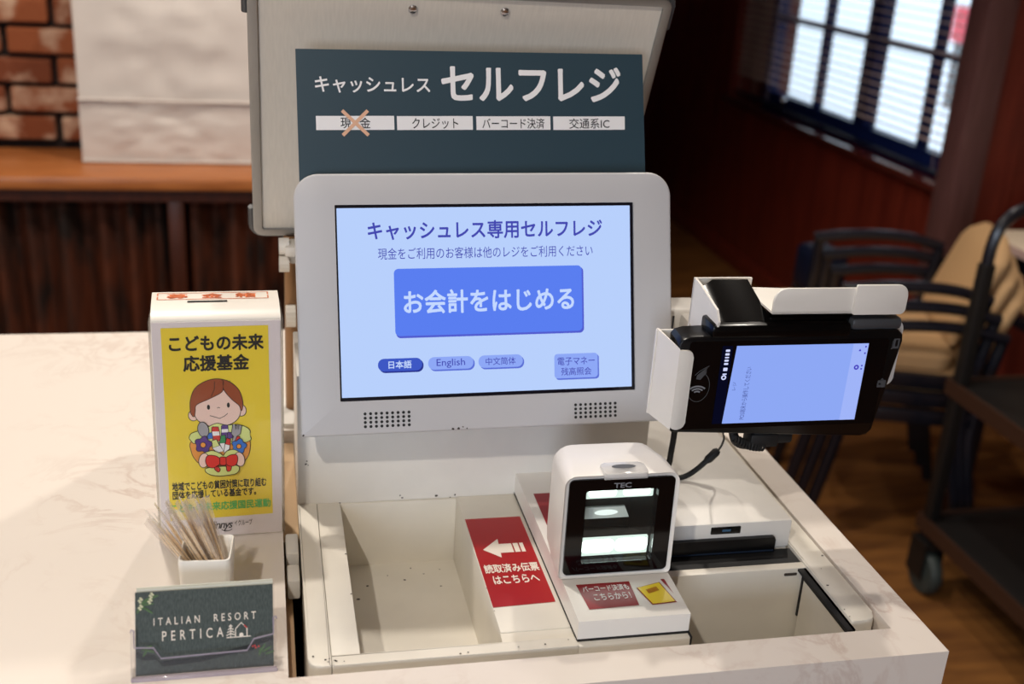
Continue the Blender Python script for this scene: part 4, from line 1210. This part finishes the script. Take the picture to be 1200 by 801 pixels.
_lay[0] += 0.0002
pic('drawn_bowl', blob([(62, 520), (85, 600), (140, 655), (265, 690), (400, 650), (455, 590), (468, 510), (440, 480), (265, 470), (90, 490)]), 'bowl')
pic('drawn_paper', blob([(60, 470), (75, 440), (130, 420), (180, 400), (245, 372), (310, 385), (370, 380), (430, 392), (468, 420), (465, 450), (475, 480), (440, 500), (400, 495), (265, 520), (120, 490), (90, 505)]), 'lime')
pic('drawn_crayon', [(215, 395), (255, 395), (262, 430), (268, 490), (220, 490), (212, 430)], 'red_print')
pic('drawn_crayon_tip', [(214, 425), (260, 425), (264, 452), (216, 455)], 'white_print', False)
pic('drawn_crayon', [(280, 385), (318, 382), (325, 470), (275, 470)], 'violet')
pic('drawn_crayon_tip', [(278, 410), (321, 408), (323, 430), (277, 433)], 'white_print', False)
pic('drawn_crayon', [(180, 440), (210, 432), (216, 470), (186, 475)], 'blue')
pic('drawn_crayon', [(318, 432), (348, 432), (350, 470), (320, 475)], 'violet')
pic('drawn_crayon', [(210, 490), (240, 480), (285, 560), (245, 570), (215, 540)], 'white_print')
pic('drawn_crayon_tip', [(210, 490), (240, 480), (258, 520), (216, 535)], 'lime')
pic('drawn_crayon', [(275, 455), (300, 450), (302, 500), (290, 565), (262, 505)], 'white_print')
pic('drawn_crayon_tip', [(275, 455), (298, 450), (303, 500), (262, 505)], 'pgreen')
pic('drawn_crayon', [(312, 470), (335, 478), (325, 545), (290, 570), (300, 510)], 'white_print')
pic('drawn_crayon_tip', [(312, 470), (335, 478), (332, 518), (302, 510)], 'red_print')
pic('drawn_crayon', [(372, 460), (398, 460), (400, 490), (370, 490)], 'red_print')
pic('drawn_spoon', E2(155, 410, 34, 50, 24, 0, 360, -12), 'silver_print')
pic('drawn_spoon', [(158, 455), (175, 455), (185, 490), (172, 492)], 'silver_print')
pic('drawn_fork', [(345, 440), (356, 375), (368, 375), (366, 412), (376, 413), (380, 375), (390, 378), (387, 415), (396, 414), (400, 380), (412, 385), (402, 440), (378, 455), (360, 500), (346, 496), (360, 456)], 'silver_print')


def flower(cx, cy, r, m):
    pts = []
    for i in range(40):
        a = 2 * math.pi * i / 40
        q = r * (1 + 0.16 * math.cos(5 * a + 0.6))
        pts.append((cx + q * math.cos(a), cy + q * math.sin(a)))
    pic('drawn_flower', pts, m)
    pic('drawn_flower_heart', E2(cx - 2, cy + 2, r * 0.32, r * 0.32), 'bowl')


flower(152, 512, 50, 'violet')
flower(394, 524, 44, 'blue')
pic('drawn_leaf', blob([(158, 570), (210, 555), (262, 575), (285, 590), (310, 560), (360, 550), (390, 575), (330, 600), (230, 605)]), 'lime')
pic('drawn_hand', E2(152, 620, 32, 48, 24, 0, 360, 12), 'skin')
pic('drawn_hand', E2(395, 615, 32, 48, 24, 0, 360, -12), 'skin')
pic('drawn_frill', blob([(160, 680), (200, 670), (285, 665), (370, 660), (390, 680), (370, 712), (320, 722), (265, 728), (200, 720), (165, 700)]), 'lime')
pic('drawn_bow', blob([(262, 630), (235, 655), (258, 680), (250, 700), (232, 690), (225, 670)]), 'bow')
pic('drawn_bow', blob([(300, 630), (335, 650), (330, 690), (310, 695), (305, 670)]), 'bow')
pic('drawn_bow', blob([(262, 610), (230, 590), (180, 588), (165, 625), (180, 660), (215, 670), (250, 650), (265, 640)]), 'bow')
pic('drawn_bow', blob([(298, 605), (335, 585), (372, 585), (380, 615), (368, 650), (335, 660), (305, 645)]), 'bow')
pic('drawn_bow', rrect(262, 300, 598, 652, 8, 3), 'bow')

# ------------------------------------------------------------------ toothpick cup and picks
cu = obj('toothpick_cup', join(loft([[Vector((u, v, z)) for u, v in rrect(-0.0485 - s, -0.0485 + s, 0.7625 - s, 0.7625 + s, 0.004)] for z, s in ((0.0, 0.0165), (0.003, 0.0172), (0.053, 0.0192), (0.0553, 0.0188), (0.0555, 0.0178), (0.053, 0.0165), (0.006, 0.0145))])), 'ceramic', None, 'square white ceramic cup holding wrapped toothpicks')
cu['category'] = 'cup'
cu.rotation_euler = (0, 0, math.radians(-4))
random.seed(21)


def make_pick(group):
    t = thing('toothpick', 'wooden toothpick in a clear wrapper leaning in the white cup', 'toothpick', (0, 0, 0), group)
    obj('stick', lathe([(0.0002, 0.0), (0.0011, 0.006), (0.0012, 0.058), (0.0002, 0.066)], (0, 0, 0.003), 8), 'pick', t)
    w = bmesh.new()
    L1 = []
    for z, hw, th in ((0.0, 0.0030, 0.0003), (0.003, 0.0030, 0.0010), (0.020, 0.0032, 0.0015), (0.055, 0.0033, 0.0015), (0.073, 0.0034, 0.0010), (0.080, 0.0036, 0.0004), (0.084, 0.0033, 0.0003)):
        L1.append([Vector((a, b, z)) for a, b in ((-hw, 0), (-hw * 0.4, -th), (hw * 0.4, -th), (hw, 0), (hw * 0.4, th), (-hw * 0.4, th))])
    obj('wrapper', loft(L1, cap=False), 'film', t, 'clear crinkled wrapper', smooth=60)
    return t


pk = make_pick('wrapped toothpicks in the white cup')
spots = []
for i in range(26):
    f = i / 25
    bx = -0.058 + 0.019 * f + random.uniform(-0.003, 0.003)
    by = 0.762 + random.uniform(-0.009, 0.010)
    tx = -0.088 + 0.036 * f + random.uniform(-0.004, 0.004)
    ty = by + random.uniform(-0.006, 0.010)
    tz = 0.083 + 0.024 * f + random.uniform(-0.006, 0.006)
    spots.append((Vector((bx + 0.012, by, 0.012 + 0.004 * random.random())), Vector((tx, ty, tz)), random.uniform(0, 6.28)))
for i, (a, b, r) in enumerate(spots):
    o = pk if i == 0 else copy_tree(pk)
    q = (b - a).to_track_quat('Z', 'Y')
    o.location = a
    o.rotation_mode = 'XYZ'
    o.rotation_euler = (q.to_matrix() @ Matrix.Rotation(random.uniform(-0.7, 0.7), 3, 'Z')).to_euler()

# ------------------------------------------------------------------ shop cards in a clear holder
CM = frame_matrix(25, 0, 0, (-0.048, 0.6995, 0.0285))
sc_ = []
ch2 = thing('card_holder', 'clear acrylic card holder at the front left of the counter', 'holder', matrix=CM, base=(0, -0.004, -0.031))
lip = [(-0.0503, -0.0330), (0.0500, -0.0330), (0.0502, 0.0030), (0.0495, 0.0050), (0.0480, 0.0045), (0.0478, -0.0075), (0.0340, -0.0100), (0.0292, -0.0178), (-0.0299, -0.0190), (-0.0350, -0.0112), (-0.0480, -0.0103), (-0.0482, 0.0015), (-0.0497, 0.0025), (-0.0505, 0.0005)]
AF = plane_y(-0.0045)
obj('front_lip', prism(lip, AF, 0.0, 0.0018), 'acrylic', ch2)
obj('lip_edge', tube([at(AF, u, v, 0.0009) for u, v in lip[2:]], 0.0006, 6), 'acrylic_edge', ch2, 'pale bead with caught light put into its colour')
obj('side_wall', join(box(-0.0505, -0.0488, -0.0045, 0.008, -0.0330, 0.0), box(0.0486, 0.0502, -0.0045, 0.008, -0.0330, 0.0)), 'acrylic', ch2)
obj('base', join(box(-0.0505, 0.0502, -0.0063, 0.009, -0.0345, -0.0315, 0.001)), 'acrylic_edge', ch2, 'milky edge of the base')
obj('back_rest', box(-0.0495, 0.0492, 0.0070, 0.0088, -0.0330, 0.0270), 'acrylic', ch2)
CF = plane_y(0.0)
for i in range(3):
    u = 0.0004 * (i - 1)
    c = thing('shop_card', ('dark green shop card with white lettering at the front of the holder', 'second shop card in the clear holder, its pale top edge showing', 'rearmost shop card in the clear holder, standing a little taller')[i], 'card', matrix=CM, base=(0, 0.0014 * i, -0.031), group='shop cards in the clear holder')
    y0 = 0.0016 * i
    if i == 0:
        obj('card_face', prism([(-0.0478, -0.0312), (0.0475, -0.0312), (0.0480, 0.0272), (-0.0476, 0.0272)], plane_y(y0), -0.0009, 0.0), 'card_green', c)
        card = c
    else:
        obj('card_stock', prism([(-0.0470, -0.0312), (0.0478, -0.0312), (0.0480, 0.0280 + 0.0012 * i), (-0.0468, 0.0280 + 0.0010 * i)], plane_y(y0), -0.0009, 0.0), 'card_white', c)
text('lettering', 'ITALIAN  RESORT', CF, -0.0352, 0.0357, 0.0032, 0.0086, 'cream', card, 0.0004, 0.012, spacing=1.7)
text('lettering', 'PERTICA', CF, -0.0295, 0.0127, -0.0080, -0.0010, 'cream', card, 0.0004, 0.010, spacing=1.8)
hx = 0.0198
obj('house_emblem', join(
    strip([(0.0212, -0.0085), (0.0212, -0.0030), (0.0252, 0.0012), (0.0292, -0.0030), (0.0292, -0.0085)], 0.0007, CF, 0.0004),
    strip([(0.0148, -0.0088), (0.0318, -0.0088)], 0.0007, CF, 0.0004),
    poly(rrect(0.0238, 0.0266, -0.0088, -0.0060, (0, 0, 0.0012, 0.0012), 4), CF, 0.0004),
    *[strip([(0.0178 - w, z - 0.0007), (0.0178, z + 0.0006), (0.0178 + w, z - 0.0007)], 0.0007, CF, 0.0004) for w, z in ((0.0012, -0.0006), (0.0019, -0.0026), (0.0025, -0.0046), (0.0030, -0.0066))],
    strip([(0.0178, -0.0088), (0.0178, 0.0004)], 0.0006, CF, 0.0005)), 'cream', card, 'white emblem of a fir tree and a house', smooth=0)
obj('roof_accent', strip([(0.0272, -0.0006), (0.0292, -0.0027)], 0.0007, CF, 0.0007), 'red_print', card, smooth=0)
obj('sprig_print', join(*[poly(ellipse(x, y, a, 0.0008, 10, 0, 360, r), CF, 0.0004) for x, y, a, r in ((-0.0400, 0.0205, 0.0055, 20), (-0.0385, 0.0225, 0.0050, 28), (-0.0390, 0.0185, 0.0045, 5), (-0.0420, 0.0160, 0.0040, -15), (-0.0390, 0.0145, 0.0045, -38), (-0.0350, 0.0235, 0.0038, 15), (-0.0450, 0.0150, 0.0030, 60))]), 'leaf', card, smooth=0)
obj('blossom_print', join(*[poly(ellipse(x + dx, y + dy, 0.0010, 0.0008, 8), CF, 0.0006) for x, y in ((-0.0440, 0.0215), (-0.0440, 0.0165), (-0.0375, 0.0205), (-0.0365, 0.0245)) for dx, dy in ((-0.0008, 0.0), (0.0010, 0.0006), (0.0002, 0.0016), (0.0, -0.0012))]), 'flower', card, smooth=0)
obj('wave_print', poly([(-0.0476, -0.0130), (-0.0440, -0.0158), (-0.0350, -0.0170), (-0.0310, -0.0222), (-0.0050, -0.0212), (0.0150, -0.0178), (0.0300, -0.0150), (0.0360, -0.0118), (0.0478, -0.0105), (0.0478, -0.0128), (0.0380, -0.0150), (0.0330, -0.0190), (0.0180, -0.0205), (-0.0020, -0.0243), (-0.0290, -0.0258), (-0.0340, -0.0205), (-0.0420, -0.0205), (-0.0476, -0.0180)], CF, 0.0003), 'navy_print', card, smooth=0)
obj('sprig_print', join(*[poly(ellipse(x, y, a, 0.0008, 10, 0, 360, r), CF, 0.0005) for x, y, a, r in ((-0.0400, -0.0120, 0.0040, 25), (-0.0385, -0.0140, 0.0040, -20), (-0.0410, -0.0150, 0.0035, 60), (0.0430, -0.0190, 0.0040, 30), (0.0400, -0.0180, 0.0040, 60), (0.0450, -0.0215, 0.0035, 15), (0.0380, -0.0205, 0.0030, 80))]), 'leaf', card, smooth=0)
obj('berry_print', join(*[poly(ellipse(x, y, 0.0007, 0.0007, 8), CF, 0.0007) for x, y in ((0.0330, -0.0162), (0.0345, -0.0158), (0.0372, -0.0165), (0.0352, -0.0172))]), 'red_print', card, smooth=0)

# ------------------------------------------------------------------ everything stands on a counter 0.92 m high
for o in list(S.objects):
    if o.parent is None:
        o.location.z += LIFT
